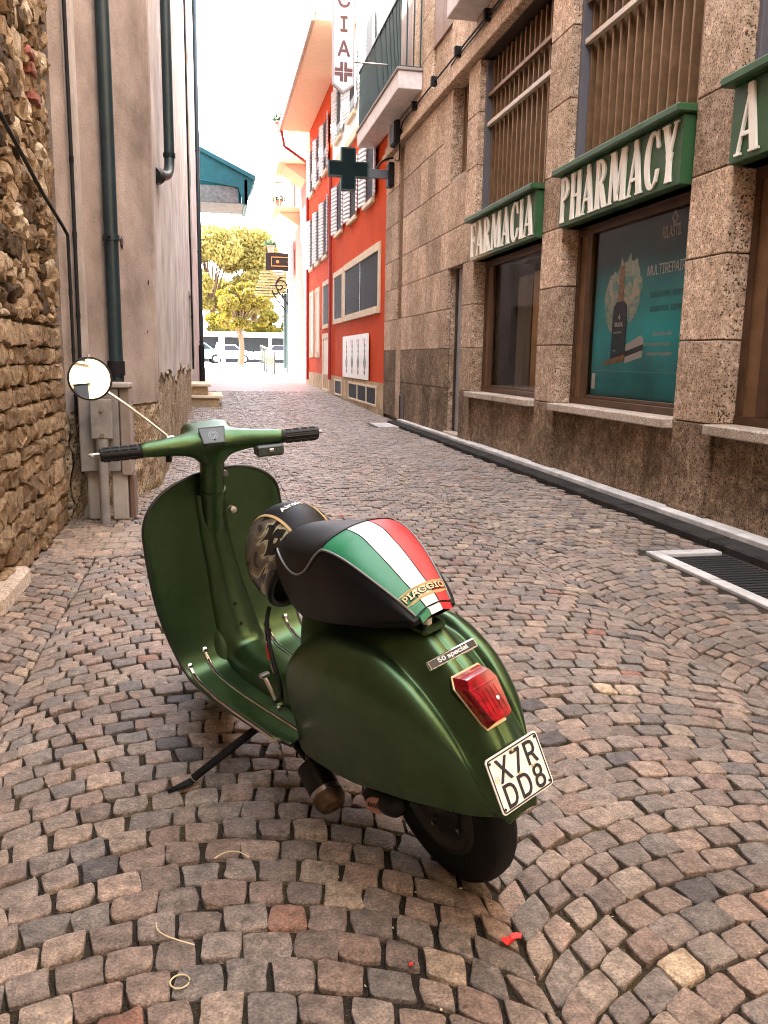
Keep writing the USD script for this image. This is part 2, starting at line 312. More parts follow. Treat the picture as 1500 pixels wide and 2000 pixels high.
# ------------------------------------------------------------------ the street
def gz(y):
    """The street is level near the scooter and climbs gently further on."""
    y = np.asarray(y, float); t = np.clip(y - 14, 0, None)
    return np.where(y < 18, .015 * t * t / 8, .015 * (t - 2)) * (t > 0)
def zfar(y): return float(gz(y))

street = thing('street', base=(0, 0, 0), kind='structure')
_ys = np.r_[np.arange(-60, 14, 2.), np.arange(14, 64, 1.), np.arange(64, 700, 40.)]
_xs = np.r_[np.arange(-400, -20, 40.), np.arange(-20, 24, 2.), np.arange(24, 420, 40.)]
_gx, _gy = np.meshgrid(_xs, _ys, indexing='ij')
_g = np.stack([_gx, _gy, np.minimum(gz(_gy), .68) - .0125], -1)
put(street, 'joint_bed', grid(_g), MORTAR)
FARCOB = material('far_paving_look', {'g': ('geometry', {}), 'mp': ('mapping', {'scale': (1, 1, 1)}), 'b': ('brick_texture', {'scale': 1., 'color1': (.34, .27, .22), 'color2': (.26, .2, .17), 'mortar': (.1, .08, .06), 'mortar_size': .008, 'brick_width': .11, 'row_height': .1}),
    'n': ('noise_texture', {'scale': 3., 'detail': 4.}), 'r': ('rgb_ramp', {'ramp': [(.3, (.8, .8, .8)), (.7, (1.15, 1.15, 1.15))]}), 'm': ('mix_color', {'blend_type': 'multiply', 'fac': 1., 'use_clamp': False}), 'p': ('principled_bsdf', {'roughness': .6})},
    [('g.position', 'b.vector'), ('g.position', 'n.vector'), ('n.fac', 'r.fac'), ('b.color', 'm.a'), ('r.color', 'm.b'), ('m.result', 'p.base_color')])
_ys2 = np.arange(26, 60.1, 1.)
_g2 = np.stack(np.meshgrid(np.array([-.6, 1, 3, 5, 8.]), _ys2, indexing='ij'), -1); _g2 = np.concatenate([_g2, gz(_g2[..., 1:])], -1)
put(street, 'far_paving', grid(_g2), FARCOB)
PLAZA = plain('plaza_look', (.55, .5, .46), rough=.9, var=.1, vscale=1.)
_g3 = np.stack(np.meshgrid(np.linspace(-60, 60, 9), np.array([49.5, 55, 60, 64, 80, 120.]), indexing='ij'), -1); _g3 = np.concatenate([_g3, np.minimum(gz(_g3[..., 1:]), .68) + .006], -1)
put(None, 'plaza', grid(_g3), PLAZA, kind='structure')

# segmental arcs of small setts: columns of arcs running down the street
CW, CELL = 1.30, .087
def setts(y0, y1):
    Q, H = [], []
    Rr = CW / math.sqrt(2) * 1.02
    for c in range(-2, 4):
        xc = 2.55 - CW * (1 - c) - .0
        off = RNG.uniform(0, CELL)
        for k in range(int((y0 - 1.5) / CELL), int((y1 + .8) / CELL)):
            ya = k * CELL + off - Rr * .8
            fmax = math.asin(CW / 2 / Rr); n = 16
            ph = np.linspace(-fmax, fmax, n + 1) + (.5 if k % 2 else 0) * (2 * fmax / n)
            if k % 2: ph = np.r_[-fmax, ph[(0 if RNG.random() < .55 else 1):(-1 if RNG.random() < .55 else -2)], fmax]
            ph = ph + np.r_[0, RNG.normal(0, .005, len(ph) - 2), 0]
            wob = RNG.normal(0, .004, 3)
            def pt(p, kk):
                x = Rr * np.sin(p); return np.array([xc + x, ya + kk * CELL + Rr * np.cos(p)])
            for a, b in zip(ph[:-1], ph[1:]):
                if b - a < .02: continue
                q = []
                for p, kk in ((a, 0), (b, 0), (b, 1), (a, 1)):
                    edge = np.clip(1 - abs(p) / fmax, 0, .45) / .45
                    pp = p + (kk * CELL * math.sin(p) * .62 / Rr) * edge
                    q.append(pt(pp, kk))
                Q.append(q)
    Q = np.array(Q); m = Q.mean(1)
    keep = (m[:, 1] > y0) & (m[:, 1] < y1) & (m[:, 0] < np.where(m[:, 1] > 15.45, 3.44, 3.16)) & (m[:, 0] > -1.06)
    keep &= ~((m[:, 0] > -.55) & False)
    lim = np.where(m[:, 1] < 6.2, -1.04, np.where(m[:, 1] < 7.75, -1.04 + (m[:, 1] - 6.2) * .33, -.53)); keep &= m[:, 0] > lim
    keep &= ~((m[:, 0] > 2.64) & (m[:, 1] < 4.76) & (m[:, 1] > 2.66))
    keep &= ~((m[:, 0] > 2.75) & (m[:, 0] < 3.3) & (m[:, 1] > 14.3) & (m[:, 1] < 15.3))
    keep &= ~((m[:, 0] < -.5) & (m[:, 1] < 6.15) & (m[:, 1] > 5.2) & False)
    return Q[keep]
NEAR, FARQ = setts(.55, 9.0), setts(9.0, 26.0)

def sett_mesh(Q, fine, seed):
    """Vertices (N, k, 3) and the shared faces of worn setts on the quads Q."""
    r = np.random.default_rng(seed); N = len(Q)
    c = Q.mean(1, keepdims=True); size = np.linalg.norm(Q[:, 2] - Q[:, 0], axis=1)[:, None, None]
    ctr = c + 0; gap = r.uniform(.002, .006, (N, 1, 1)); d = Q - ctr
    ang = r.normal(0, .035, N); ca, sa = np.cos(ang), np.sin(ang)
    d = np.stack([d[..., 0] * ca[:, None] - d[..., 1] * sa[:, None], d[..., 0] * sa[:, None] + d[..., 1] * ca[:, None]], -1)
    d = d * (1 - gap / np.linalg.norm(d, axis=2, keepdims=True) * 1.45) + r.normal(0, .0034, (N, 4, 2))
    if fine:
        P = []
        for i in range(4):
            a, b = d[:, i], d[:, (i + 1) % 4]
            for f in (.09, .5, .91): P.append(a + (b - a) * f + r.normal(0, .0017, (N, 2)) + (a + b) / 2 * (.022 if f == .5 else .0))
        d = np.stack(P, 1)
    k = d.shape[1]; base = gz(ctr[..., 1]) ; lift = r.normal(0, .003, (N, 1)); tx, ty = r.normal(0, .035, (N, 1)), r.normal(0, .035, (N, 1))
    def ring(s, z):
        p = d * s; zz = base + lift + z + p[..., 0] * tx + p[..., 1] * ty
        return np.concatenate([p + ctr, zz[..., None]], -1)
    if fine:
        zz = r.normal(0, .0014, (N, k))
        rings = [ring(.985, -.026), ring(1.0, -.0055 + zz), ring(.962, -.0004 + zz * .6)]
    else: rings = [ring(1., -.03), ring(1., -.006), ring(.86, .0)]
    V = np.concatenate(rings + [np.concatenate([ctr[:, 0], (base + lift + (.0022 if fine else .001))], -1)[:, None]], 1)
    F = []
    for a in range(len(rings) - 1):
        for j in range(k):
            j2 = (j + 1) % k; F += [(a * k + j, a * k + j2, (a + 1) * k + j2), (a * k + j, (a + 1) * k + j2, (a + 1) * k + j)]
    F += [((len(rings) - 1) * k + j, (len(rings) - 1) * k + (j + 1) % k, len(rings) * k) for j in range(k)]
    return V, np.array(F)
def proj_px(P):
    q = (np.asarray(P, float) - [0, 0, EYE]) @ _B.T
    return np.stack([750 + FPX * q[:, 0] / -q[:, 2], 1000 - FPX * q[:, 1] / -q[:, 2], -q[:, 2]], 1)
_V, _F = sett_mesh(NEAR, True, 1)
_ctr = np.concatenate([NEAR.mean(1), np.zeros((len(NEAR), 1))], 1); _px = proj_px(_ctr)
_tone = np.clip(RNG.uniform(0, 1, len(NEAR)) ** 1.0, 0, 1)
_tone = np.where(RNG.uniform(0, 1, len(NEAR)) < .86, .14 + .62 * _tone, _tone)
_butter = np.linalg.norm(NEAR.mean(1) - [1.37, 2.63], axis=1).argmin(); _tone[_butter] = 1.
for _p in ((.86, 1.33), (.1, 1.62)): _tone[np.linalg.norm(NEAR.mean(1) - _p, axis=1).argmin()] = 1. if _p[0] > .5 else .87
_seen = (_px[:, 0] > -30) & (_px[:, 0] < 1530) & (_px[:, 1] < 2040) & (_px[:, 2] > 0)
_order = np.argsort(np.where(_seen, _px[:, 2], 1e9))
_pick = _order[:298]
for i in _pick:
    put(street, 'cobblestone', (_V[i], _F), COB, smooth=True, tone=_tone[i])
_rest = np.setdiff1d(np.arange(len(NEAR)), _pick)
def joined(V, F):
    n, k = V.shape[:2]; return V.reshape(-1, 3), (F[None] + (np.arange(n) * k)[:, None, None]).reshape(-1, 3)
put(street, 'cobblestone_field', joined(_V[_rest], _F), COB, smooth=True, tone=np.repeat(_tone[_rest], _V.shape[1]), kind='stuff')
_V2, _F2 = sett_mesh(FARQ, False, 2)
_t2 = np.clip(.15 + .6 * RNG.uniform(0, 1, len(FARQ)), 0, 1)
put(street, 'far_cobblestone_field', joined(_V2, _F2), COB, smooth=True, tone=np.repeat(_t2, _V2.shape[1]), kind='stuff')
# kerb stones along the pharmacy, the paler gutter slabs and the drain grating
XR = 3.48
KERBSHADEGRIME = plain('shade_grime_kerb_look', (.03, .026, .023), rough=.9, spec=.1, var=.5, vscale=7., bump=.6, bscale=90.)  # the riser's shade and wet grime are both put into this dark colour
kerb = thing('kerb', base=(3.3, 9, 0), kind='structure')
_y = .2
while _y < 15.3:
    L_ = RNG.uniform(.95, 1.35); _e2 = min(_y + L_ - .006, 15.4); put(kerb, 'kerb_stone', cbox(3.2, 3.385, _y, _e2, -.06, .045, .012), KERBSHADEGRIME); put(kerb, 'kerb_cap', cbox(3.387, XR + .05, _y, _e2, -.06, .078 + RNG.uniform(-.002, .002), .006), KERB); _y += L_
put(kerb, 'gutter_slab', cbox(2.84, 3.26, 14.35, 15.25, -.05, .012, .006), KERB)
drain = thing('drain_grating', 'dark ribbed drain grating framed by pale stone strips beside the kerb', 'drain', (2.95, 3.8, 0))
put(drain, 'stone_strip', cbox(2.68, 2.76, 4.02, 4.72, -.05, .008, .005), KERB); put(drain, 'stone_strip', cbox(2.68, 2.76, 2.7, 4.01, -.05, .007, .005), KERB)
put(drain, 'stone_strip', cbox(2.765, 3.16, 4.62, 4.72, -.05, .009, .005), KERB)
put(drain, 'grate_pan', box(2.765, 3.16, 2.7, 4.615, -.06, -.03), BLACK)
GRATE = plain('grating_look', (.016, .014, .013), rough=.7, metal=.2, var=.3)
for k in range(37): put(drain, 'grate_bar', cbox(2.77, 3.155, 2.75 + k * .05, 2.775 + k * .05, -.028, .0, .003), GRATE)
# a paler ashlar block at the foot of the stone wall
single('stone_block', cbox(-1.12, -.955, 3.9, 4.5, -.02, .09, .02), SILL, 'pale worn stone slab lying at the foot of the rough stone wall', 'stone slab', (-.98, 4.3, 0))
# litter on the setts
def petal(o, s, seed):
    r = np.random.default_rng(seed); a = np.linspace(0, 2 * np.pi, 13)[:-1]; rad = s * (1 + .35 * np.sin(2 * a + r.uniform(0, 6)) + r.normal(0, .08, 12))
    P = np.stack([np.cos(a) * rad, np.sin(a) * rad * .55, .004 + .35 * s * np.abs(np.sin(a * 1.5))], 1) + o
    top = np.vstack([P, np.array(o) + [0, 0, .004]]); bot = top - [0, 0, .0012]
    f = [(j, (j + 1) % 12, 12) for j in range(12)] + [(13 + (j + 1) % 12, 13 + j, 25) for j in range(12)] + [x for j in range(12) for x in ((j, 13 + j, 13 + (j + 1) % 12), (j, 13 + (j + 1) % 12, (j + 1) % 12))]
    return TM(np.vstack([top, bot]), np.array(f))
REDP, STRAW = plain('red_petal_look', (.65, .012, .012), rough=.5), plain('straw_look', (.62, .5, .3), rough=.8, var=.2)
single('flower_petal', petal((.58, 1.435, .005), .021, 3), REDP, 'crumpled bright red petal on the setts behind the rear wheel', 'petal', (.58, 1.435, 0))
single('flower_petal', petal((.36, 1.405, .003), .006, 5), REDP, 'tiny dark red petal scrap lying alone near the lower picture edge', 'petal', (.36, 1.405, 0))
single('flower_petal', petal((.93, 6.1, .003), .02, 6), REDP, 'small red petal far up the street beyond the seat', 'petal', (.93, 6.1, 0))
single('dry_leaf', petal((1.0, 3.35, .004), .03, 8), plain('dry_leaf_look', (.4, .38, .16), rough=.7, var=.3), 'curled yellow green leaf on the setts right of the tail light', 'leaf', (1.0, 3.35, 0))
single('dry_straw', tube(curve([(-.085 + .018 * math.cos(t), 1.44 + .018 * math.sin(t), .006) for t in np.linspace(0, 6.0, 12)], 30), .0016, 6), STRAW, 'pale looped stem forming a small ring on the setts', 'straw', (-.085, 1.44, 0))
single('dry_straw', tube(curve([(-.14, 1.62, .006), (-.12, 1.57, .012), (-.08, 1.545, .01), (-.06, 1.54, .004)], 20), .0013, 6), STRAW, 'pale curved stem lying behind the red brown sett', 'straw', (-.1, 1.57, 0))
single('dry_straw', tube(curve([(-.02, 1.83, .006), (.02, 1.845, .012), (.06, 1.825, .005)], 20), .0012, 6), STRAW, 'thin dry stem arching over the setts behind the side stand', 'straw', (.02, 1.83, 0))
# crumbs of straw and dry moss in the joints near the camera
_fr = [] 
for k in range(520):
    x, y = RNG.uniform(-.5, 1.5), RNG.uniform(1.15, 3.0); h = .0012 + .0026 * RNG.random() ** 2
    if meshkit.noise(np.array([[x * 2.2, y * 2.2, 3.]]), 4)[0] < .52: continue
    d = np.linalg.norm(NEAR.mean(1) - [x, y], axis=1)
    if d.min() < .034: continue
    a = RNG.uniform(0, 6.3); b = box(-h * 1.8, h * 1.8, -h * .6, h * .6, 0, h * .8); b.apply_transform(trimesh.transformations.rotation_matrix(a, [0, 0, 1])); b.apply_translation([x, y, -.012 + RNG.uniform(0, .008)]); _fr.append(b)
put(None, 'straw_crumbs', cat(*_fr), STRAW, kind='stuff', label='straw crumbs and dry moss lodged in the joints between setts')
# ------------------------------------------------------------------ the stone building with the pharmacy (its face stands at x = XR)
JZ = [.06, .76, 1.356, 1.945, 2.53, 3.07, 3.74, 4.40, 5.05]
BAYS = [(8.76, 11.18), (5.88, 8.21), (2.99, 5.36), (.1, 2.47)]
PILL = [(11.18, 11.68), (8.21, 8.76), (5.36, 5.88), (2.47, 2.99), (-.42, .1)]
pb = thing('stone_building', 'brown stone building with the pharmacy shopfronts along the right side of the street', 'building', (XR + .3, 8, 0))
rt = lambda: float(RNG.uniform(.15, .85))
put(pb, 'core_wall', cat(box(XR + .9, XR + 7, -5, 17.2, -.1, 11), box(XR + .06, XR + .9, 12.45, 15.62, -.05, 3.7), box(XR + .06, XR + .9, 12.45, 15.62, 3.7, 5.2), box(XR + .06, XR + .9, 16.05, 17.19, -.05, 5.2), box(XR + .3, XR + .9, 15.62, 16.05, -.05, 5.2),
    box(XR + .05, XR + .9, -5, 17.19, 5.06, 10.9), box(XR + .06, XR + .9, 11.7, 12.44, 2.56, 3.76)), CEPPO, tone=.3)
for y0, y1 in PILL:
    for z0, z1 in zip(JZ[:-1], JZ[1:]):
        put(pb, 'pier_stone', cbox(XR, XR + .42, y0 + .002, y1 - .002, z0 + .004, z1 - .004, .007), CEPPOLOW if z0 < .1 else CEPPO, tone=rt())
for y0, y1 in BAYS:
    w = (y1 - y0) / 5
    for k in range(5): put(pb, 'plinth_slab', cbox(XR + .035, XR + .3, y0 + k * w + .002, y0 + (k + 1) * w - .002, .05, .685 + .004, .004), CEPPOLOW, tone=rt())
    sl = thing('window_sill', base=(XR, (y0 + y1) / 2, .7), parent=pb)
    hw = (y1 - y0) / 2
    for k in range(2): put(sl, 'sill_stone', cbox(XR - .075, XR + .36, y0 + .006 + k * hw, y0 + (k + 1) * hw - .004, .69, .765, .008), SILL)
# slabs between the door and the red house
ys = [12.45, 12.9, 13.35, 13.82, 14.3, 14.75, 15.2, 15.62]
for a, b in zip(ys[:-1], ys[1:]):
    for z0, z1 in zip(JZ[:-1], JZ[1:]):
        if z0 > 3.7 and a < 12.5: continue
        if z0 < .1 and a >= 15.1: continue
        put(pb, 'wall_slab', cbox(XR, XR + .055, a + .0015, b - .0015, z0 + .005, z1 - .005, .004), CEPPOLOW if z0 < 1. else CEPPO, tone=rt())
for a, b in ((16.05, 16.6), (16.6, 17.2)):
    for z0, z1 in zip(JZ[:-1], JZ[1:]): put(pb, 'wall_slab', cbox(XR, XR + .055, a + .0015, b - .0015, z0 + .005, z1 - .005, .004), CEPPOLOW if z0 < 1. else CEPPO, tone=rt())
put(pb, 'wall_slab', cbox(XR, XR + .055, 15.201, 15.6, .55, .755, .004), CEPPOLOW, tone=.4)
put(pb, 'door_lintel', cbox(XR, XR + .42, 11.69, 12.445, 2.535, 3.066, .006), CEPPO, tone=.6); put(pb, 'wall_slab', cbox(XR, XR + .42, 11.69, 12.445, 3.075, 3.735, .006), CEPPO, tone=.5)
put(pb, 'wall_slab', cbox(XR, XR + .3, 12.452, 12.898, 3.745, 5.045, .005), CEPPO, tone=.45)
# ledge over the ground floor and the storey above
put(pb, 'ledge', cat(cbox(XR - .10, XR + .3, -5, 17.19, 5.055, 5.15, .01), cbox(XR - .045, XR + .3, -5, 17.19, 5.15, 5.30, .01)), CEPPO, tone=.55)
for y0 in np.arange(2.0, 17.0, 1.27):
    for z0, z1 in ((5.305, 5.98), (5.98, 6.62), (6.62, 7.25), (7.25, 7.9)):
        y1 = min(y0 + 1.27, 17.19)
        cuts = [(y0, y1)]
        for w0, w1 in ((12.6, 13.7), (15.2, 16.3), (7.4, 8.5)):
            if z1 > 5.9: cuts = [s for a, b in cuts for s in ((a, min(b, w0)), (max(a, w1), b)) if s[1] - s[0] > .05]
        for a, b in cuts: put(pb, 'wall_slab', cbox(XR, XR + .05, a + .002, b - .002, z0 + .004, z1 - .004, .004), CEPPO, tone=.5 + .5 * rt())
for w0, w1 in ((12.6, 13.7), (15.2, 16.3), (7.4, 8.5)):
    w = thing('upper_window', base=(XR, (w0 + w1) / 2, 6), parent=pb)
    put(w, 'shutter', cbox(XR + .01, XR + .045, w0 + .01, (w0 + w1) / 2 - .005, 5.99, 8.1, .004), plain('brown_shutter_look', (.22, .14, .1), rough=.6, var=.2)); put(w, 'shutter', cbox(XR + .01, XR + .045, (w0 + w1) / 2 + .005, w1 - .01, 5.99, 8.1, .004), '/World/Looks/brown_shutter_look')
# vertical bronze fins before the mezzanine windows, with their rails
for b, (y0, y1) in enumerate(BAYS[:3]):
    w = thing('mezzanine_screen', base=(XR + .2, (y0 + y1) / 2, 3.1), parent=pb)
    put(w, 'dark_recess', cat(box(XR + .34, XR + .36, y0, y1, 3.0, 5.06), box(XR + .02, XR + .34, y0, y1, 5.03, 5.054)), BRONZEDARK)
    n = 15
    for k in range(n):
        yy = y0 + .12 + (y1 - y0 - .2) * k / (n - 1)
        put(w, 'fin', cbox(XR + .16, XR + .30, yy - .014, yy + .014, 3.02, 4.22 if b == 0 and False else 5.02, .004), BRONZE)
        put(w, 'panel', cbox(XR + .26, XR + .285, yy + .016, yy + (y1 - y0 - .2) / (n - 1) - .016, 3.02, 4.22, .003), BRONZE) if k < n - 1 else None
    put(w, 'rail', cbox(XR + .10, XR + .155, y0 + .01, y1 - .06, 4.20, 4.255, .005), plain('pale_rail_look', (.6, .5, .4), rough=.5))
    put(w, 'rail', cbox(XR + .10, XR + .155, y0 + .01, y1 - .06, 4.56, 4.61, .005), BRONZE)
    put(w, 'side_frame', cbox(XR + .08, XR + .33, y1 - .055, y1 - .003, 3.02, 5.02, .004), plain('grey_post_look', (.13, .12, .13), rough=.5, metal=.3))
sw = thing('slot_window', base=(XR + .2, 12.1, 3.75), parent=pb)
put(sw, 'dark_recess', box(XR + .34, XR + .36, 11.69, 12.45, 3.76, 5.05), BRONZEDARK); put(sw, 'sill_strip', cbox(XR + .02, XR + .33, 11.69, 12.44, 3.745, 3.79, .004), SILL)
for k in range(5): put(sw, 'fin', cbox(XR + .14, XR + .28, 11.75 + k * .15, 11.775 + k * .15, 3.795, 5.045, .004), BRONZE)
# service door
dr = thing('door', base=(XR + .3, 12.06, .06), parent=pb)
GREYD = plain('grey_door_look', (.3, .29, .29), rough=.5, metal=.2, var=.2)
put(dr, 'leaf', cbox(XR + .15, XR + .195, 11.735, 12.36, .12, 2.52, .004), GREYD); put(dr, 'jamb', cbox(XR + .13, XR + .25, 12.36, 12.445, .112, 2.528, .004), BRONZEDARK); put(dr, 'jamb', cbox(XR + .13, XR + .25, 11.69, 11.73, .112, 2.528, .004), BRONZEDARK)
put(dr, 'threshold', cbox(XR - .01, XR + .4, 11.69, 12.44, -.02, .11, .006), SILL); put(dr, 'handle', cbox(XR + .10, XR + .15, 11.78, 11.81, 1.02, 1.16, .006), CHROME)
# expanded-metal vent strip
vs = thing('vent_grille', base=(XR + .2, 15.83, 1.85), parent=pb)
put(vs, 'dark_recess', box(XR + .2, XR + .22, 15.62, 16.05, 1.95, 5.05), BLACK)
_w = []
for k in range(60):
    z = 1.97 + k * .052
    for s in (-1, 1):
        P = [(XR + .035, 15.835 + s * (q - .5) * .42, z + .025 * math.sin(q * 8 * math.pi) ) for q in np.linspace(0, 1, 17)]
        _w.append(tube(np.array(P) + [0.0, 0, 0 if s < 0 else .001], .006, 4))
put(vs, 'mesh', cat(*_w), BRONZE, kind='stuff')
put(vs, 'wall_slab', cbox(XR, XR + .29, 15.625, 16.045, .06, 1.94, .005), CEPPO, tone=.4)
lv = thing('cellar_hatch', base=(XR, 15.35, .1), parent=pb)
put(lv, 'frame', cat(cbox(XR - .012, XR + .05, 15.205, 15.23, .06, .53, .003), cbox(XR - .012, XR + .05, 15.59, 15.615, .06, .53, .003), cbox(XR - .012, XR + .05, 15.23, 15.59, .50, .53, .003)), BRONZEDARK)
put(lv, 'leaf', cbox(XR + .002, XR + .05, 15.232, 15.405, .06, .498, .003), BRONZEDARK); put(lv, 'leaf', cbox(XR + .002, XR + .05, 15.41, 15.588, .06, .498, .003), BRONZEDARK)
# shop windows
FRAMEB = plain('frame_bronze_look', (.085, .043, .023), rough=.45, metal=.3, var=.25, spec=.3)
for b, (y0, y1) in enumerate(BAYS):
    w = thing('shop_window', base=(XR + .25, (y0 + y1) / 2, .77), parent=pb)
    x0 = XR + .17
    put(w, 'frame', cat(cbox(x0, x0 + .07, y0, y1, .766, .83, .004), cbox(x0, x0 + .07, y0, y1, 2.42, 2.53, .004), cbox(x0, x0 + .07, y1 - .34, y1 - .24, .83, 2.42, .004), cbox(x0, x0 + .07, y1 - .07, y1 - .01, .83, 2.42, .004), cbox(x0, x0 + .07, y0 + .01, y0 + .07, .83, 2.42, .004), cbox(x0 + .02, x0 + .05, y0 + .07, y1 - .34, .83, .865, .004)), FRAMEB)
    put(w, 'side_panel', box(x0 + .02, x0 + .05, y1 - .24, y1 - .07, .83, 2.42), BRONZE)
    put(w, 'pane', TM([(x0 + .033, y0 + .07, .865), (x0 + .033, y1 - .34, .865), (x0 + .033, y1 - .34, 2.42), (x0 + .033, y0 + .07, 2.42)], [(3, 2, 1, 0)]), GLASS)
    put(w, 'soffit', box(XR + .03, XR + .6, y0, y1, 2.50, 2.515), BRONZEDARK)
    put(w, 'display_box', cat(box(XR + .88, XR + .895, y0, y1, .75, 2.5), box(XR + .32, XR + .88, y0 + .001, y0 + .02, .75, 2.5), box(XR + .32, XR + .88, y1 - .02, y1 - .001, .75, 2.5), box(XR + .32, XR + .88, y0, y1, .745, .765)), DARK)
# the vertical folds of the curtain in the FARMACIA window and a leaflet stand
CUR = plain('curtain_look', (.6, .42, .24), rough=.8, var=.15)
def folds(y0, y1, x, n, amp):
    yy = np.linspace(y0, y1, n * 8); P = np.stack([x + amp * np.abs(np.sin((yy - y0) / (y1 - y0) * n * np.pi)), yy], 1)
    return sheet(np.stack([np.c_[P, np.full(len(P), z)] for z in np.linspace(.78, 2.28, 4)], 0), .004)
single('curtain', folds(9.35, 10.05, XR + .44, 9, .05), CUR, 'tan pleated curtain behind the glass of the FARMACIA window', 'curtain', (XR + .44, 9.7, .78), smooth=40)
single('curtain', folds(10.25, 10.75, XR + .5, 6, .05), plain('grey_curtain_look', (.25, .21, .18), rough=.8), 'dark grey curtain at the far side of the FARMACIA window', 'curtain', (XR + .5, 10.5, .78), smooth=40)
ps = thing('leaflet_stand', 'small pale leaflet stand with a blue card in the FARMACIA window corner', 'leaflet stand', (XR + .36, 9.0, .77))
put(ps, 'card', cbox(XR + .35, XR + .36, 8.87, 9.1, .77, 1.33, .003), plain('leaflet_look', (.6, .62, .6), rough=.5)); put(ps, 'picture', box(XR + .346, XR + .3495, 8.88, 9.09, .8, 1.08), plain('leaflet_blue_look', (.05, .2, .28), rough=.4, var=.6, vscale=14.))

# ---- serif capitals for the shop signs
def unary_union(gs):
    return shapely.union_all([g.buffer(0) for g in gs], grid_size=1e-5)
def serif(ch):
    """A condensed flared serif capital of height 1; returns a polygon and its width."""
    t, th, s = .155, .055, .07
    def st(x, w=t, y0=0, y1=1, f=.035): return Polygon([(x - f, y0), (x + w + f, y0), (x + w + f * .2, y0 + .12), (x + w, .5), (x + w + f * .2, y1 - .12), (x + w + f, y1), (x - f, y1), (x - f * .2, y1 - .12), (x, .5), (x - f * .2, y0 + .12)])
    def seg(a, b, w0, w1): return Polygon([(a[0] - w0 / 2, a[1]), (a[0] + w0 / 2, a[1]), (b[0] + w1 / 2, b[1]), (b[0] - w1 / 2, b[1])])
    def foot(x, w, y): return sbox(x - w / 2, y, x + w / 2, y + .035)
    def ell(cx, cy, rx, ry): return affinity.scale(Point(0, 0).buffer(1, 24), rx, ry).buffer(0) if False else affinity.translate(affinity.scale(Point(0, 0).buffer(1, 24), rx, ry), cx, cy)
    if ch == 'I': return st(.06), .275
    if ch == 'F': return unary_union([st(.06), sbox(.2, .93, .48, 1), Polygon([(.44, 1), (.48, 1), (.5, .74), (.46, .74)]), sbox(.2, .47, .38, .535), sbox(.36, .4, .385, .6)]), .52
    if ch == 'H': return unary_union([st(.06), st(.42), sbox(.2, .47, .43, .535)]), .635
    if ch in 'PR':
        bowl = ell(.24, .74, .27, .26).difference(ell(.22, .74, .125, .19)).intersection(sbox(.18, .4, .6, 1))
        g = [st(.06), bowl, sbox(.2, .955, .26, 1), sbox(.2, .48, .26, .525)]
        if ch == 'R': g += [seg((.50, 0), (.30, .5), .19, .15), foot(.53, .2, 0)]
        return unary_union(g), (.55 if ch == 'P' else .64)
    if ch == 'A': return unary_union([seg((.05, 0), (.31, 1), .055, .06), seg((.5, 0), (.3, 1), .18, .16), sbox(.13, .27, .42, .33), foot(.06, .18, 0), foot(.5, .27, 0), Polygon([(.22, .9), (.4, .9), (.37, 1.02), (.24, 1.02)])]), .63
    if ch == 'M': return unary_union([seg((.07, 0), (.12, 1), .07, .09), foot(.07, .17, 0), seg((.38, .03), (.19, 1), .13, .19), seg((.36, .03), (.60, 1), .06, .09), st(.58, .165), sbox(.03, .965, .25, 1)]), .82
    if ch == 'C': return unary_union([ell(.31, .5, .29, .52).difference(ell(.34, .5, .15, .45)).difference(sbox(.36, .32, .7, .7)), Polygon([(.46, .98), (.52, 1.), (.55, .68), (.51, .68)]), Polygon([(.48, .3), (.56, .3), (.52, .1), (.44, .06)])]), .6
    if ch == 'Y': return unary_union([seg((.3, .45), (.13, 1), .15, .2), seg((.3, .45), (.5, 1), .08, .06), st(.225, .155, 0, .5), foot(.13, .27, .965), foot(.5, .17, .965)]), .6
def sign(word, y_far, y_near, h, label, cap_h=.42, pad=.05, visible=None):
    """A green shop sign on the wall between y_far and y_near, read from y_far to y_near."""
    s = thing('shop_sign', label, 'sign', (XR - .06, (y_far + y_near) / 2, 2.5), group=None)
    put(s, 'board', cbox(XR - .065, XR + .16, y_near, y_far, 2.50, 2.985, .006), YELLOWEND if word == 'FARMACIA' else GREENSIGN)
    put(s, 'cap', cbox(XR - .15, XR + .2, y_near - .04, y_far + .04, 2.985, 3.05, .012), GREENSIGN)
    put(s, 'side_trim', cbox(XR - .08, XR + .2, y_near - .012, y_near + .012, 2.495, 2.98, .003), GREENSIGN)
    gl = [serif(c) for c in word]; tot = sum(w for _, w in gl) + .05 * (len(gl) - 1); L = (visible or (y_far - y_near)) - 2 * pad
    sx = L / tot; x = 0
    for g, w in gl:
        m = extr(affinity.scale(g, sx, cap_h, origin=(0, 0)).simplify(.0006).buffer(0), .017)
        put(s, 'letter', place(m, (XR - .066, y_far - pad - x * sx, 2.535), (0, -1, 0), (0, 0, 1), (-1, 0, 0)), LETTER); x += w + .05
sign('FARMACIA', 11.15, 8.80, .5, 'green FARMACIA shop sign with raised cream letters, yellow at its far end')
sign('PHARMACY', 8.18, 5.92, .5, 'green PHARMACY shop sign with raised cream letters above the teal poster')
sign('A', 5.33, 3.02, .5, 'green shop sign with only a large cream A in view at the picture edge', visible=.42, pad=.09)

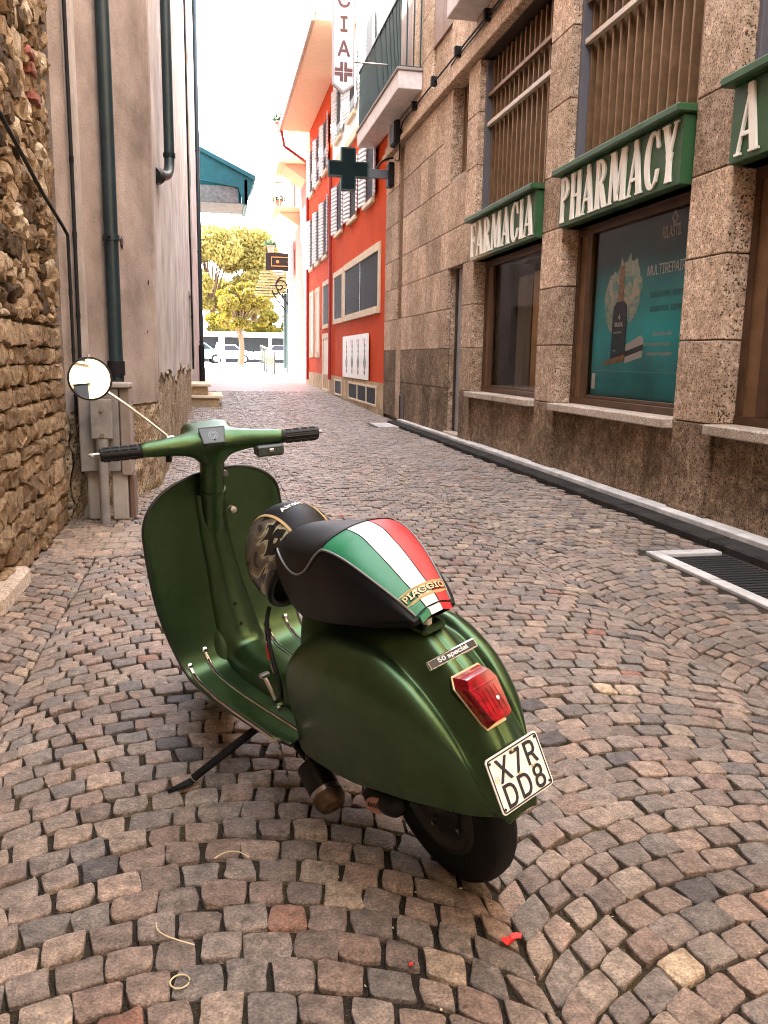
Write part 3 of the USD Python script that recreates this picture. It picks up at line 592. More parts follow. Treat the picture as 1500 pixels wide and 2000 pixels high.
# ---- the poster in the PHARMACY window
px_ = XR + .24
ad = thing('advert_poster', 'teal cosmetics poster with dark dropper bottle and MULTIREPAIR lettering behind glass', 'poster', (px_, 7, .9))
PSTR = material('poster_look', {'g': ('geometry', {}), 's': ('separate_xyz', {}), 'mr': ('map_range', {'from_min': .87, 'from_max': 2.42, 'clamp': True}), 'r': ('rgb_ramp', {'ramp': [(0, (.01, .2, .25)), (.12, (.01, .24, .29)), (.35, (.015, .46, .52)), (.58, (.015, .3, .34)), (.8, (.022, .06, .075)), (1, (.03, .04, .048))]}),
    'n': ('noise_texture', {'scale': 2.5, 'detail': 5.}), 'nr': ('rgb_ramp', {'ramp': [(.3, (.75, .75, .75)), (.7, (1.25, 1.25, 1.25))]}), 'm': ('mix_color', {'blend_type': 'multiply', 'fac': 1., 'use_clamp': False}), 'p': ('principled_bsdf', {'roughness': .35})},
    [('g.position', 's.vector'), ('s.z', 'mr.value'), ('mr.result', 'r.fac'), ('g.position', 'n.vector'), ('n.fac', 'nr.fac'), ('r.color', 'm.a'), ('nr.color', 'm.b'), ('m.result', 'p.base_color')])
put(ad, 'sheet', box(px_, px_ + .004, 5.95, 7.87, .868, 2.415), PSTR)
def onp(poly, depth, mat, name, dx=.0): return put(ad, name, place(extr(poly, .002), (px_ - depth, 0, 0), (0, -1, 0), (0, 0, 1), (-1, 0, 0)), mat)
# the glowing splash: torn ragged shape
_sp = []
for k in range(46):
    a = 2 * math.pi * k / 46; rr = 1 + .22 * math.sin(2 * a + 1) + RNG.normal(0, .05) + (.14 if k in (9, 13) else 0); _sp.append((-7.3 + .30 * rr * math.cos(a) , 1.79 + .37 * rr * math.sin(a)))
SPL = material('splash_look', {'g': ('geometry', {}), 'n': ('noise_texture', {'scale': 7., 'detail': 8., 'roughness': .7, 'distortion': 1.2}), 'r': ('rgb_ramp', {'ramp': [(.25, (.02, .2, .22)), (.42, (.12, .36, .34)), (.55, (.5, .48, .38)), (.66, (.62, .5, .33)), (.8, (.2, .4, .38))]}), 'p': ('principled_bsdf', {'roughness': .4})}, [('g.position', 'n.vector'), ('n.fac', 'r.fac'), ('r.color', 'p.base_color')])
onp(Polygon(_sp).buffer(0), .001, SPL, 'splash')
NAVY, COPPER, SILVER = plain('bottle_navy_look', (.012, .018, .035), rough=.35), plain('bottle_copper_look', (.3, .17, .09), rough=.3, var=.6, vscale=30.), plain('poster_silver_look', (.55, .56, .55), rough=.4)
onp(Polygon([(-7.465, 1.2), (-7.185, 1.2), (-7.185, 1.6), (-7.2, 1.7), (-7.25, 1.745), (-7.40, 1.745), (-7.45, 1.7), (-7.465, 1.6)]), .004, NAVY, 'bottle')
onp(Polygon([(-7.385, 1.745), (-7.275, 1.745), (-7.28, 2.04), (-7.29, 2.07), (-7.37, 2.07), (-7.38, 2.04)]), .004, COPPER, 'bottle_cap')
onp(Polygon([(-7.6, 1.19), (-7.6, 1.16), (-7.18, 1.2), (-7.18, 1.27)]), .007, COPPER, 'dropper'); onp(Polygon([(-7.17, 1.18), (-6.85, 1.24), (-6.85, 1.40), (-6.9, 1.43), (-7.17, 1.35)]), .007, SILVER, 'dropper_cap'); onp(Polygon([(-7.165, 1.24), (-6.85, 1.30), (-6.85, 1.35), (-7.165, 1.29)]), .0095, NAVY, 'dropper_cap')
onp(sbox(-7.85, 1.105, -5.97, 1.112), .001, plain('poster_line_look', (.1, .35, .36), rough=.4), 'line')
def words(t, y, z, h, mat, sx=1., bold=False, depth=.0045, name='lettering'):
    m = meshkit.text_mesh(t, h, .002, bold); m.apply_scale([sx, 1, 1]); return put(ad, name, place(m, (px_ - depth, y, z), (0, -1, 0), (0, 0, 1), (-1, 0, 0)), mat)
PALE, TEALP, BROWNP = plain('poster_pale_look', (.6, .6, .56), rough=.4), plain('poster_faint_look', (.05, .2, .2), rough=.4), plain('poster_taupe_look', (.3, .24, .2), rough=.4)
words('MULTIREPAIR', 6.87, 1.93, .085, PALE, .76); words('RILASTIL', 6.66, 2.215, .09, BROWNP, .54, True)
onp(Polygon([(-6.53, 2.36), (-6.48, 2.29), (-6.43, 2.36), (-6.48, 2.43)]).difference(Polygon([(-6.505, 2.36), (-6.48, 2.325), (-6.455, 2.36), (-6.48, 2.395)])), .001, BROWNP, 'emblem')
words('OSSIGENA  IDRATA', 6.80, 1.74, .05, TEALP, .95); words('RINNOVA  RIPARA', 6.78, 1.62, .05, TEALP, .95)
words('Siero Detox Viso', 6.70, 1.42, .035, PALE, .85); words('ad alta concentrazione di acido', 6.92, 1.335, .03, PALE, .85); words('ialuronico e tranquillante', 6.78, 1.255, .03, PALE, .85)
words('RILASTIL', 7.41, 1.52, .036, PALE, .7, True, .0075); onp(Polygon([(-7.345, 1.60), (-7.325, 1.575), (-7.305, 1.60), (-7.325, 1.64)]), .0065, PALE, 'emblem')
words('MULTIREPAIR', 7.42, 1.455, .018, PALE, .9, False, .0075); words('SIERO VISO', 7.42, 1.40, .016, TEALP, .9, False, .0075); words('30 ml', 7.42, 1.29, .018, PALE, .9, True, .0075)
put(ad, 'sticker', box(px_ - .003, px_ - .0005, 7.77, 7.84, .93, 1.08), WHITE)

# ---- balconies, signs that stick out, cables
def balcony(y0, y1, xo, z0, z1, label, rails=True):
    b = thing('balcony', label, 'balcony', (XR - .2, (y0 + y1) / 2, z0))
    put(b, 'slab', cbox(xo, XR - .002, y0, y1, z0, z1, .01), plain('balcony_slab_look', (.58, .52, .49), rough=.9, var=.15)); put(b, 'coping', cbox(xo - .03, XR - .002, y0 - .03, y1 + .03, z1, z1 + .05, .01), plain('balcony_coping_look', (.25, .21, .19), rough=.85))
    if rails:
        z = z1 + .05
        for yy in np.arange(y0 + .05, y1, .115): put(b, 'rail_bar', cbox(xo + .02, xo + .045, yy - .011, yy + .011, z + .03, z + 1.1, .003), IRONGREEN)
        for xx in np.arange(xo + .14, XR - .02, .115): put(b, 'rail_bar', cbox(xx - .011, xx + .011, y0 + .02, y0 + .045, z + .03, z + 1.1, .003), IRONGREEN)
        put(b, 'handrail', cat(cbox(xo + .005, xo + .06, y0, y1, z + 1.1, z + 1.15, .006), cbox(xo + .06, XR - .002, y0 + .005, y0 + .06, z + 1.1, z + 1.15, .006)), IRONGREEN)
        put(b, 'bottom_rail', cat(cbox(xo + .015, xo + .05, y0, y1, z, z + .03, .004), cbox(xo + .05, XR - .002, y0 + .015, y0 + .05, z, z + .03, .004)), IRONGREEN)
balcony(14.35, 18.4, 3.07, 5.57, 5.85, 'concrete balcony with green iron bars over the far end of the stone building')
balcony(7.2, 11.45, 3.08, 5.57, 5.85, 'balcony slab with dark underside at the top edge above the fin screens')
XG = plain('cross_dark_look', (.0012, .009, .0105), rough=.6, spec=.12, var=.15)
cr = thing('pharmacy_cross', 'dark green cross sign on a bracket sticking out from the stone wall', 'sign', (XR, 16.57, 4.7))
_a = .375; _c = (2.595, 4.73); q = _a / 3 * 1.05
_cp = Polygon([(-q, -_a), (q, -_a), (q, -q), (_a, -q), (_a, q), (q, q), (q, _a), (-q, _a), (-q, q), (-_a, q), (-_a, -q), (-q, -q)])
put(cr, 'cross_body', place(extr(_cp, .12), (_c[0], 16.51 + .12, _c[1]), (1, 0, 0), (0, 0, 1), (0, -1, 0)), XG)
put(cr, 'cross_edge', place(extr(_cp.buffer(.012, join_style=2).difference(_cp.buffer(-.012, join_style=2)), .135), (_c[0], 16.51 + .1275, _c[1]), (1, 0, 0), (0, 0, 1), (0, -1, 0)), IRONGREEN)
put(cr, 'arm', cbox(2.975, XR + .01, 16.52, 16.58, _c[1] - .13, _c[1] + .03, .006), plain('grey_arm_look', (.09, .1, .11), rough=.5)); put(cr, 'bracket', cat(tube(curve([(3.15, 16.6, 4.76), (3.3, 16.62, 4.95), (XR, 16.6, 5.0)], 10), .02, 6), cbox(XR - .12, XR, 16.45, 16.7, 4.45, 4.9, .02)), CABLE)
vsn = thing('blade_sign', 'white vertical pharmacy blade sign with brown letters and a cross, pointed at its foot', 'sign', (2.28, 15.4, 5.6))
_bl = Polygon([(2.12, 5.86), (2.31, 5.72), (2.50, 5.86), (2.50, 9.6), (2.12, 9.6)])
put(vsn, 'case', place(extr(_bl, .1), (0, 15.45, 0), (1, 0, 0), (0, 0, 1), (0, -1, 0)), plain('sign_grey_look', (.35, .3, .31), rough=.5)); put(vsn, 'face', place(extr(_bl.buffer(-.028, join_style=2), .006), (0, 15.349, 0), (1, 0, 0), (0, 0, 1), (0, -1, 0)), plain('sign_white_look', (.72, .66, .66), rough=.5))
SB = plain('sign_brown_look', (.10, .03, .035), rough=.5)
for k, ch in enumerate('AICAMRAF'):
    m = meshkit.text_mesh(ch, .235, .006, True); c0 = m.bounds.mean(0); m.apply_translation([-c0[0], 0, 0]); put(vsn, 'letter', place(m, (2.31, 15.342, 6.32 + k * .385), (1, 0, 0), (0, 0, 1), (0, -1, 0)), SB)
_cx = unary_union([sbox(a, b, a + .1, b + .04) if False else sbox(-.155, -.062, .155, .062), sbox(-.062, -.155, .062, .155)]).difference(unary_union([sbox(-.2, -.009, .2, .009), sbox(-.009, -.2, .009, .2)]))
put(vsn, 'emblem', place(extr(_cx, .006), (2.31, 15.342, 6.06), (1, 0, 0), (0, 0, 1), (0, -1, 0)), SB)
put(vsn, 'arm', cat(tube([(2.5, 15.4, 6.25), (XR + .02, 15.4, 6.25)], .018, 8), tube([(2.5, 15.4, 8.6), (XR + .02, 15.4, 8.6)], .018, 8)), STEEL)
put(None, 'facade_cable', cat(tube([(XR - .03, 5.0, 5.46), (XR - .03, 15.6, 5.42)], .014, 6), tube([(XR - .03, 5.0, 5.40), (XR - .03, 12.3, 5.38), (XR - .03, 12.5, 5.36)], .01, 6), tube(curve([(XR - .03, 15.6, 5.42), (XR - .06, 15.75, 5.2), (XR - .05, 15.8, 5.0), (XR - .03, 16.3, 4.9)], 16), .014, 6)), CABLE, label='dark cables running along the ledge of the stone building', cat='cable')
_wh = ['nearest to the top edge of the picture', 'second from the top edge', 'third from the top edge', 'third from the far balcony', 'second from the far balcony', 'just before the far balcony']
for k in range(6): single('cable_bracket', cbox(XR - .09, XR + .002, 8.2 + k * 1.3, 8.28 + k * 1.3, 5.36, 5.5, .01), CABLE, 'small dark cable bracket on the stone wall, ' + _wh[k], 'bracket', (XR - .05, 8.24 + k * 1.3, 5.36), group='cable brackets on the stone building')
jb = thing('junction_box', 'dark junction box under the far balcony where the cables meet', 'junction box', (XR - .1, 15.72, 5.1)); put(jb, 'case', cbox(XR - .2, XR - .101, 15.55, 15.95, 5.02, 5.42, .015), BLACK); put(jb, 'lid', cbox(XR - .215, XR - .2, 15.57, 15.93, 5.04, 5.4, .005), BLACK)
# ------------------------------------------------------------------ the rough stone wall on the left
XL = -1.03
sw_ = thing('stone_wall', 'rough rubble stone wall with squared blocks below, left edge of the street', 'wall', (XL - .2, 4, 0))
put(sw_, 'core', box(XL - .9, XL - .035, -3, 6.18, -.1, 8.5), WALLMORTAR)
def rock(poly, depth, seed, rough=.02, n=14, jit=.05, tl=.05):
    """A hewn stone: the outline poly (y, z) with a jagged rim and an uneven, broken face."""
    r = np.random.default_rng(seed); g = poly if isinstance(poly, Polygon) else sbox(*poly); c = np.array(g.centroid.coords[0])
    P = np.array([g.exterior.interpolate(q, normalized=True).coords[0] for q in (np.arange(n) + r.uniform(-.25, .25, n)) / n]) - c; P += r.normal(0, jit, (n, 2)) * np.sqrt(g.area)
    tilt = r.normal(0, tl, 2)
    def ring(s, x): q = P * s + r.normal(0, .035, (n, 2)) * np.sqrt(g.area) * (s < 1); return np.c_[XL + x + q @ tilt + rough * (meshkit.noise(np.c_[q * 22, np.full(n, seed * 1.7)], 3) - .5) * 1.6 * (s < 1.01), q + c]
    V = np.vstack([ring(1.02, -.07), ring(1., depth - .026), ring(.9, depth - .005), ring(.55, depth), ring(.25, depth + .002), [[XL + depth + r.normal(0, rough * .3), *c]]]); F = []
    sgn = 1 if g.exterior.is_ccw else -1
    for k in range(4):
        for j in range(n):
            j2 = (j + 1) % n; F += [(k * n + j2, k * n + j, (k + 1) * n + j2), (k * n + j, (k + 1) * n + j, (k + 1) * n + j2)]
    F += [(4 * n + (j + 1) % n, 4 * n + j, 5 * n) for j in range(n)]; F = np.array(F)
    return TM(V, F if sgn < 0 else F[:, ::-1])
stones, z, sd = [], .0, 0
while z < 1.28:
    h = RNG.uniform(.085, .15); y = 2.0
    while y < 6.17:
        w = RNG.uniform(.2, .5); y1 = min(y + w, 6.17)
        if 6.17 - y1 < .12: y1 = 6.17
        q = RNG.normal(0, .008, 4); stones.append((rock(Polygon([(y + .006, z + .005 + q[0]), (y1 - .006, z + .005 + q[1]), (y1 - .008, z + h - .006 + q[2]), (y + .008, z + h - .006 + q[3])]), RNG.uniform(0, .022), sd, .016, 22, .022, .03), RNG.uniform(.42, .82))); sd += 1; y = y1
    z += h
from scipy.spatial import Voronoi
_sy, _sz = [], []
for k in range(900):
    _sy.append(RNG.uniform(2.0, 6.6)); _sz.append(RNG.uniform(.8, 5.6))
_S = np.c_[_sy, _sz] * [1., 1.55]
for it in range(2):
    _vo = Voronoi(_S); _S = np.array([_vo.vertices[r_].mean(0) if (-1 not in r_ and len(r_)) else s_ for s_, r_ in zip(_S, [_vo.regions[i] for i in _vo.point_region])]) * .5 + _S * .5; _S = np.clip(_S, [1.9, .8], [6.9, 9])
_vo = Voronoi(_S)
for i, ri in enumerate(_vo.point_region):
    r_ = _vo.regions[ri]
    if -1 in r_ or not r_: continue
    g = Polygon(_vo.vertices[r_] / [1., 1.55]).intersection(sbox(2, z + .01, 6.17, 5.2)).buffer(-.007)
    if g.is_empty or g.geom_type != 'Polygon' or g.area < .0012: continue
    stones.append((rock(g, RNG.uniform(-.012, .018), sd, .032, 15), float(RNG.choice([RNG.uniform(.02, .3), RNG.uniform(.3, .84), RNG.uniform(.55, .84), 1.], p=[.25, .3, .33, .12])))); sd += 1
_sc = np.array([m.vertices.mean(0) for m, _ in stones]); _sp_ = proj_px(_sc); _vis = (_sp_[:, 0] > -40) & (_sp_[:, 1] > -100) & (_sp_[:, 2] > 0)
_so = np.argsort(np.where(_vis, _sp_[:, 2], 1e9)); _keep = set(_so[:295].tolist())
for i in sorted(_keep): put(sw_, 'stone', stones[i][0], RUBBLE, tone=float(stones[i][1]), smooth=28)
_rs = [i for i in range(len(stones)) if i not in _keep]
if _rs: put(sw_, 'rubble_stones', cat(*[stones[i][0] for i in _rs]), RUBBLE, tone=np.repeat([stones[i][1] for i in _rs], [len(stones[i][0].vertices) for i in _rs]), kind='stuff')
for k, (yy, zz) in enumerate(((5.55, 2.89), (5.60, 2.82), (5.66, 2.68))):
    put(sw_, 'brick', rock(Polygon([(yy - .1, zz - .03), (yy + .1, zz - .03), (yy + .1, zz + .03), (yy - .1, zz + .03)]), .035, 900 + k, .012, 14, .02, .03), plain('old_brick_look', (.22, .075, .05), rough=.9, var=.5, vscale=30., bump=.6) if k == 0 else '/World/Looks/old_brick_look', label='broken red brick set in the rubble')

# ------------------------------------------------------------------ the plastered house beyond it
ph = thing('plastered_house', 'weathered pink plaster house with dark downpipes on the left of the street', 'house', (-2, 12, 0))
A_, B_ = np.array([-1.02, 6.21]), np.array([-.50, 7.78])
def prism(poly, z0, z1): m = extr(Polygon(poly), z1 - z0); m.apply_translation([0, 0, z0]); return m
HL = 12.4
put(ph, 'oblique_wall', prism([tuple(A_), tuple(B_), (-.9, 7.85), (-1.4, 6.4)], .74, HL), PINKPL)
def rough_face(P0, P1, z0, z1, nx, nz, amp, out, th=.2, sc=7):
    s, t = np.meshgrid(np.linspace(0, 1, nx), np.linspace(0, 1, nz), indexing='ij')
    P = np.stack([P0[0] + (P1[0] - P0[0]) * s, P0[1] + (P1[1] - P0[1]) * s, z0 + (z1 - z0) * t], -1)
    k = meshkit.fbm(P * sc, 4, 5) - .5; P[..., 0] += out[0] * k * amp; P[..., 1] += out[1] * k * amp
    return sheet(P, th)
_o = np.array([B_[1] - A_[1], -(B_[0] - A_[0])]); _o /= np.linalg.norm(_o)
put(ph, 'rubble_footing', rough_face(A_ + _o * .012, B_ + _o * .012 + [0, 0], -.05, .775, 40, 30, .07, _o, .25, 9), DADO, smooth=True)
put(ph, 'street_wall', prism([(-.50, 7.78), (-.50, 19.2), (-.9, 19.2), (-.9, 7.78)], .8, HL), PALEPL)
put(ph, 'corner_strip', cbox(-.62, -.484, 7.765, 7.95, .76, HL, .004), PINKPL)
_yy = np.linspace(7.78, 18.9, 220)
P = np.stack(np.meshgrid(_yy, np.linspace(-.05, 1, 16), indexing='ij'), -1); _P = np.stack([np.full(P.shape[:2], -.482), P[..., 0], np.where(P[..., 1] < 0, -.05, P[..., 1] * (.70 + .45 * meshkit.fbm(np.stack([P[..., 0] * 1.1, P[..., 0] * 0, P[..., 0] * 0], -1), 3, 2)))], -1)
_P[..., 0] += .05 * (meshkit.fbm(_P * 8, 4, 9) - .5); put(ph, 'stone_dado', sheet(_P, .2), DADO, smooth=True)
put(ph, 'far_wall', prism([(-.44, 21.6), (-.40, 34), (-1, 34), (-1, 21.6)], -.1, HL), PALEPL); put(ph, 'back_wall', prism([(-.9, 6.4), (-.9, 19.2), (-.95, 34), (-7, 34), (-7, 6.4)], -.1, HL), PALEPL)
put(ph, 'door_recess', box(-.88, -.86, 19.2, 21.6, .4, 2.6), BRONZEDARK); put(ph, 'wall_above_door', prism([(-.5, 19.2), (-.5, 21.6), (-.9, 21.6), (-.9, 19.2)], 2.6, HL), PALEPL)
put(ph, 'eave', box(-.9, -.30, 6.3, 34, HL, HL + .12), PEACH)
def blob(o, r, seed, sq=.4):
    m = trimesh.creation.icosphere(2, 1.); m.vertices *= (1 + .35 * (meshkit.noise(m.vertices * 2.3 + seed, seed)[:, None] - .5)); m.vertices *= np.array([r * sq, r, r]); m.apply_translation(o); return m
_n = np.array([_o[0], _o[1], 0])
for s, zz, r in ((.62, 2.06, .045), (.93, 1.80, .022), (.9, 1.38, .015)):
    p = A_ + (B_ - A_) * s + _o * .002; put(ph, 'plaster_hole', blob((p[0], p[1], zz), r, int(zz * 10), .25), plain('hole_look', (.06, .03, .03), rough=.95) if r > .04 else '/World/Looks/hole_look')
# downpipes and conduits
def pipe(name, P, r, mat, label, clips=(), group=None):
    base = np.array(min(P, key=lambda q: q[2]))
    t = thing(name, label, 'pipe', base, group); put(t, 'tube', tube(P, r, 16), mat, smooth=40)
    for z in clips:
        k = min(range(len(P) - 1), key=lambda i: abs((P[i][2] + P[i + 1][2]) / 2 - z)); a, b = np.array(P[k]), np.array(P[k + 1]); q = a + (b - a) * np.clip((z - a[2]) / (b[2] - a[2] + 1e-9), 0, 1)
        put(t, 'clip', tube([q - [0, 0, .02], q + [0, 0, .02]], r * 1.22, 14), mat, smooth=40)
    return t
q = A_ + (B_ - A_) * .42 + _o * .065
t = pipe('downpipe', [(q[0], q[1], 1.0), (q[0], q[1], 4.0), (q[0], q[1], HL)], .052, PIPEG, 'thick dark green downpipe on the plaster wall, ending behind the grey cabinet', (2.05, 3.9))
put(t, 'socket', tube([(q[0], q[1], 1.02), (q[0], q[1], 1.13)], .066, 16), CABLE, smooth=40)
put(t, 'bracket', tube([(q[0] - .02, q[1] - .10, 2.05), (q[0] + .05, q[1] + .09, 2.05)], .010, 8), CABLE)
put(t, 'lower_tube', tube([(q[0], q[1], .0), (q[0], q[1], 1.02)], .055, 16), PIPEG, smooth=40)
q = A_ + (B_ - A_) * .115 + _o * .035
pipe('conduit', [(q[0] - .012, q[1], .75), (q[0] - .004, q[1], 2.5), (q[0] - .004, q[1], 8.)], .013, CABLE, 'thin dark conduit running the full height beside the thick downpipe', (1.45, 2.0, 2.5, 3.1, 3.7))
q2 = A_ + (B_ - A_) * .04 + _o * .04
pipe('conduit', [(q2[0], q2[1], .75), (q2[0], q2[1], 1.9), (q2[0], q2[1], 1.98), (q2[0] - .02, q2[1] - .06, 2.03), (XL + .04, 5.6, 2.13), (XL + .04, 4.6, 2.32), (XL + .04, 3.4, 2.5)], .0115, CABLE, 'dark conduit that bends across the rubble wall and drops to the cabinet', (1.2, 1.6))
pp = [(-.40, 9.3, HL), (-.40, 9.3, 3.2)] + [tuple(x) for x in curve([(-.40, 9.3, 3.2), (-.405, 9.25, 3.05), (-.45, 9.0, 2.94), (-.53, 8.6, 2.86)], 10)]
t = pipe('downpipe', pp, .052, PIPEG, 'dark downpipe with an elbow turning into the plaster wall', (3.4, 5.2)); put(t, 'collar', tube([(-.49, 8.75, 2.885), (-.53, 8.6, 2.86)], .08, 16), CABLE, smooth=40)
pf = [(-.33, 26, HL + .1), (-.33, 26, 4.9), (-.33, 26, .15)]
t = pipe('downpipe', pf, .06, PIPEG, 'far slim downpipe standing beside the stone steps', (1.6, 4.2, 7.0)); put(t, 'shoe', tube([(-.33, 26, .1), (-.33, 26, 1.5)], .085, 12), CABLE, smooth=40)
pipe('conduit', [(-.42, 18.6, .9), (-.42, 18.6, 3.0), (-.42, 18.3, 3.6), (-.42, 18.2, HL)], .02, CABLE, 'thin dark cable pipe on the pale wall near the steps', (2.0,))
# grey cabinets in the corner
cb = thing('meter_cabinet', 'grey utility cabinet with a smaller box and a steel post before it', 'cabinet', (-.77, 6.25, 0))
put(cb, 'case', cbox(-.93, -.66, 6.12, 6.38, .36, .95, .008), CABGREY); put(cb, 'lid', cbox(-.95, -.58, 6.10, 6.4, .95, .985, .008), CONC)
put(cb, 'side_case', cbox(-.655, -.585, 6.14, 6.4, .33, .948, .006), plain('cabinet_warm_look', (.2, .16, .13), rough=.8, var=.2))
put(cb, 'small_box', cbox(-.84, -.695, 6.035, 6.118, .60, .875, .006), CABGREY); put(cb, 'lock', lathe([(0, .012), (.012, .012), (.014, 0)], 16, (-.765, 6.035, .80), (0, -1, 0)), STEEL); put(cb, 'lock', lathe([(0, .018), (.012, .018), (.016, 0)], 16, (-.765, 6.035, .625), (0, -1, 0)), CHROME)
put(cb, 'post', tube([(-.77, 6.06, 0), (-.77, 6.06, .6)], .034, 20), CABGREY, smooth=40); put(cb, 'collar', tube([(-.77, 6.06, .50), (-.77, 6.06, .6)], .044, 20), CABGREY, smooth=40)
put(cb, 'plinth', cat(cbox(-.90, -.80, 6.2, 6.38, 0, .36, .01), cbox(-.73, -.62, 6.17, 6.38, 0, .36, .01)), CONC); put(cb, 'plinth', cbox(-.615, -.575, 6.2, 6.4, 0, .33, .008), plain('rust_plinth_look', (.12, .07, .05), rough=.9))
# brick-like edging setts near the cabinet
for k in range(5):
    for j in range(4):
        x = -.96 + j * .115 + (.05 if k % 2 else 0)
        put(street, 'edging_brick', cbox(x, x + .105, 5.05 + k * .17, 5.05 + k * .17 + .155, -.05, .006, .006), COB, tone=float(RNG.uniform(.6, .85)))
# stone steps of the far door
stp = thing('door_steps', 'two stone steps with jutting treads before the far left doorway', 'steps', (-.2, 20.3, 0))
put(stp, 'riser', cbox(-.85, .12, 19.5, 21.4, -.05, .24, .01), TANST); put(stp, 'tread', cbox(-.85, .20, 19.42, 21.45, .24, .30, .01), CREAM); put(stp, 'riser', cbox(-.85, -.14, 19.6, 21.4, .30, .50, .01), TANST); put(stp, 'tread', cbox(-.85, -.06, 19.5, 21.45, .50, .56, .01), CREAM)
# jutting roof of the far house
jr = thing('jutting_roof', 'blue green metal roof with a boarded soffit jutting over the far street', 'roof', (0, 36, 7.2))
ROOFM = plain('teal_roof_look', (.003, .062, .08), rough=.6, spec=.2, var=.2)
def pris_y(poly, y0, y1): return place(extr(Polygon(poly), y1 - y0), (0, y1, 0), (1, 0, 0), (0, 0, 1), (0, -1, 0))
put(jr, 'roof_slope', pris_y([(-.9, 9.35), (1.75, 8.15), (1.75, 7.98), (-.9, 9.2)], 34.6, 38), ROOFM); put(jr, 'gable_board', pris_y([(-.9, 9.19), (1.7, 7.98), (1.42, 7.1), (1.3, 7.1), (1.1, 7.7), (-.9, 8.0)], 34.7, 34.78), ROOFM)
for k in range(8): put(jr, 'soffit_board', cbox(-.9, 1.32, 34.8 + k * .3, 35.09 + k * .3, 7.1, 7.14, .005), plain('soffit_board_look', (.07, .095, .1), rough=.8, var=.4, vscale=8.) if k == 0 else '/World/Looks/soffit_board_look')
put(jr, 'fascia', cbox(1.32, 1.46, 34.7, 37.5, 7.05, 8.0, .01), ROOFM); put(jr, 'back', box(-.9, 1.3, 37.2, 37.6, 7.15, 8.6), ROOFM); put(jr, 'end_board', box(-.9, 1.1, 34.79, 34.81, 7.15, 7.75), '/World/Looks/soffit_board_look')

# what closes the street behind the viewer
bh = thing('street_end_house', 'pale yellow house closing the street behind the viewer', 'house', (1, -9, 0)); put(bh, 'wall', box(-9, 12, -14, -9, -.1, 14), plain('yellow_plaster_look', (.5, .41, .25), rough=.9, var=.12))
for k in range(5):
    for z in (1.0, 4.2, 7.4): w = thing('window', base=(-4 + 2.4 * k, -9, z), parent=bh); put(w, 'pane', box(-4.5 + 2.4 * k, -3.5 + 2.4 * k, -9.01, -8.985, z, z + 1.7), MESHDARK); put(w, 'frame', cat(box(-4.6 + 2.4 * k, -3.4 + 2.4 * k, -9.01, -8.95, z - .12, z - .002), box(-4.6 + 2.4 * k, -3.4 + 2.4 * k, -9.01, -8.95, z + 1.702, z + 1.82)), CREAM)
put(bh, 'cornice', box(-9, 12, -9.01, -8.6, 13.6, 14), CREAM)
lb = thing('left_rear_house', 'plain plaster house on the left behind the viewer', 'house', (-3, -6, 0)); put(lb, 'wall', box(-8, -1.06, -9, -3.0, -.1, 11), PINKPL)
# ------------------------------------------------------------------ the red house
RX = XR + .02
rh = thing('red_house', 'bright orange red house with cream window surrounds beyond the stone building', 'house', (RX + 2, 24, 0))
put(rh, 'street_wall', box(RX, RX + 5, 17.2, 25.2, -.1, 6.42), REDPL); put(rh, 'upper_wall', box(RX - .004, RX + 5, 17.2, 25.2, 6.62, 10.3), plain('white_plaster_look', (.84, .82, .78), rough=.9)); put(rh, 'string_course', cbox(RX - .07, RX + .1, 17.2, 25.2, 6.42, 6.62, .01), CREAM)
put(rh, 'far_wall', box(RX, RX + 5, 25.2, 31.4, -.1, 9.2), REDPL)
put(rh, 'plinth', box(RX - .03, RX + .1, 17.2, 31.4, -.1, .68), TANST)
for k, (a, b) in enumerate(((17.95, 19.05), (19.15, 20.3), (20.4, 21.7), (23.0, 24.2))):
    w = thing('cellar_window', base=(RX, (a + b) / 2, .2), parent=rh); put(w, 'pane', box(RX - .034, RX, a, b, .2, .55), MESHDARK); put(w, 'frame', cat(cbox(RX - .05, RX, a - .05, a, .15, .6, .004), cbox(RX - .05, RX, b, b + .05, .15, .6, .004), cbox(RX - .05, RX, a, b, .55, .6, .004), cbox(RX - .05, RX, a, b, .15, .2, .004)), CREAM)
def surround(parent, name, a, b, z0, z1, fr, mat, panes, pm, proud=.04):
    w = thing(name, base=(RX, (a + b) / 2, z0), parent=parent); d = b - a - 2 * fr
    put(w, 'frame', cat(cbox(RX - proud, RX + .01, a, a + fr, z0, z1, .005), cbox(RX - proud, RX + .01, b - fr, b, z0, z1, .005), cbox(RX - proud, RX + .01, a + fr, b - fr, z1 - fr, z1, .005), cbox(RX - proud - .02, RX + .01, a + fr, b - fr, z0, z0 + fr * .9, .005)), mat)
    for k in range(panes): put(w, 'pane', box(RX - .015, RX + .005, a + fr + d * k / panes + .02, a + fr + d * (k + 1) / panes - .02, z0 + fr, z1 - fr), pm)
    put(w, 'sash', cat(*[cbox(RX - .025, RX + .006, a + fr + d * k / panes - .02, a + fr + d * k / panes + .02, z0 + fr, z1 - fr, .003) for k in range(panes + 1)]), SHUT)
surround(rh, 'window', 17.75, 22.75, 2.15, 3.62, .17, CREAM, 2, MESHDARK); surround(rh, 'window', 22.9, 24.75, 2.15, 3.6, .15, CREAM, 1, MESHDARK); surround(rh, 'window', 25.6, 27.2, 2.1, 3.55, .14, CREAM, 1, MESHDARK)
surround(rh, 'doorway', 25.5, 27.2, .1, 1.95, .16, CREAM, 1, plain('cream_door_look', (.6, .5, .38), rough=.7))
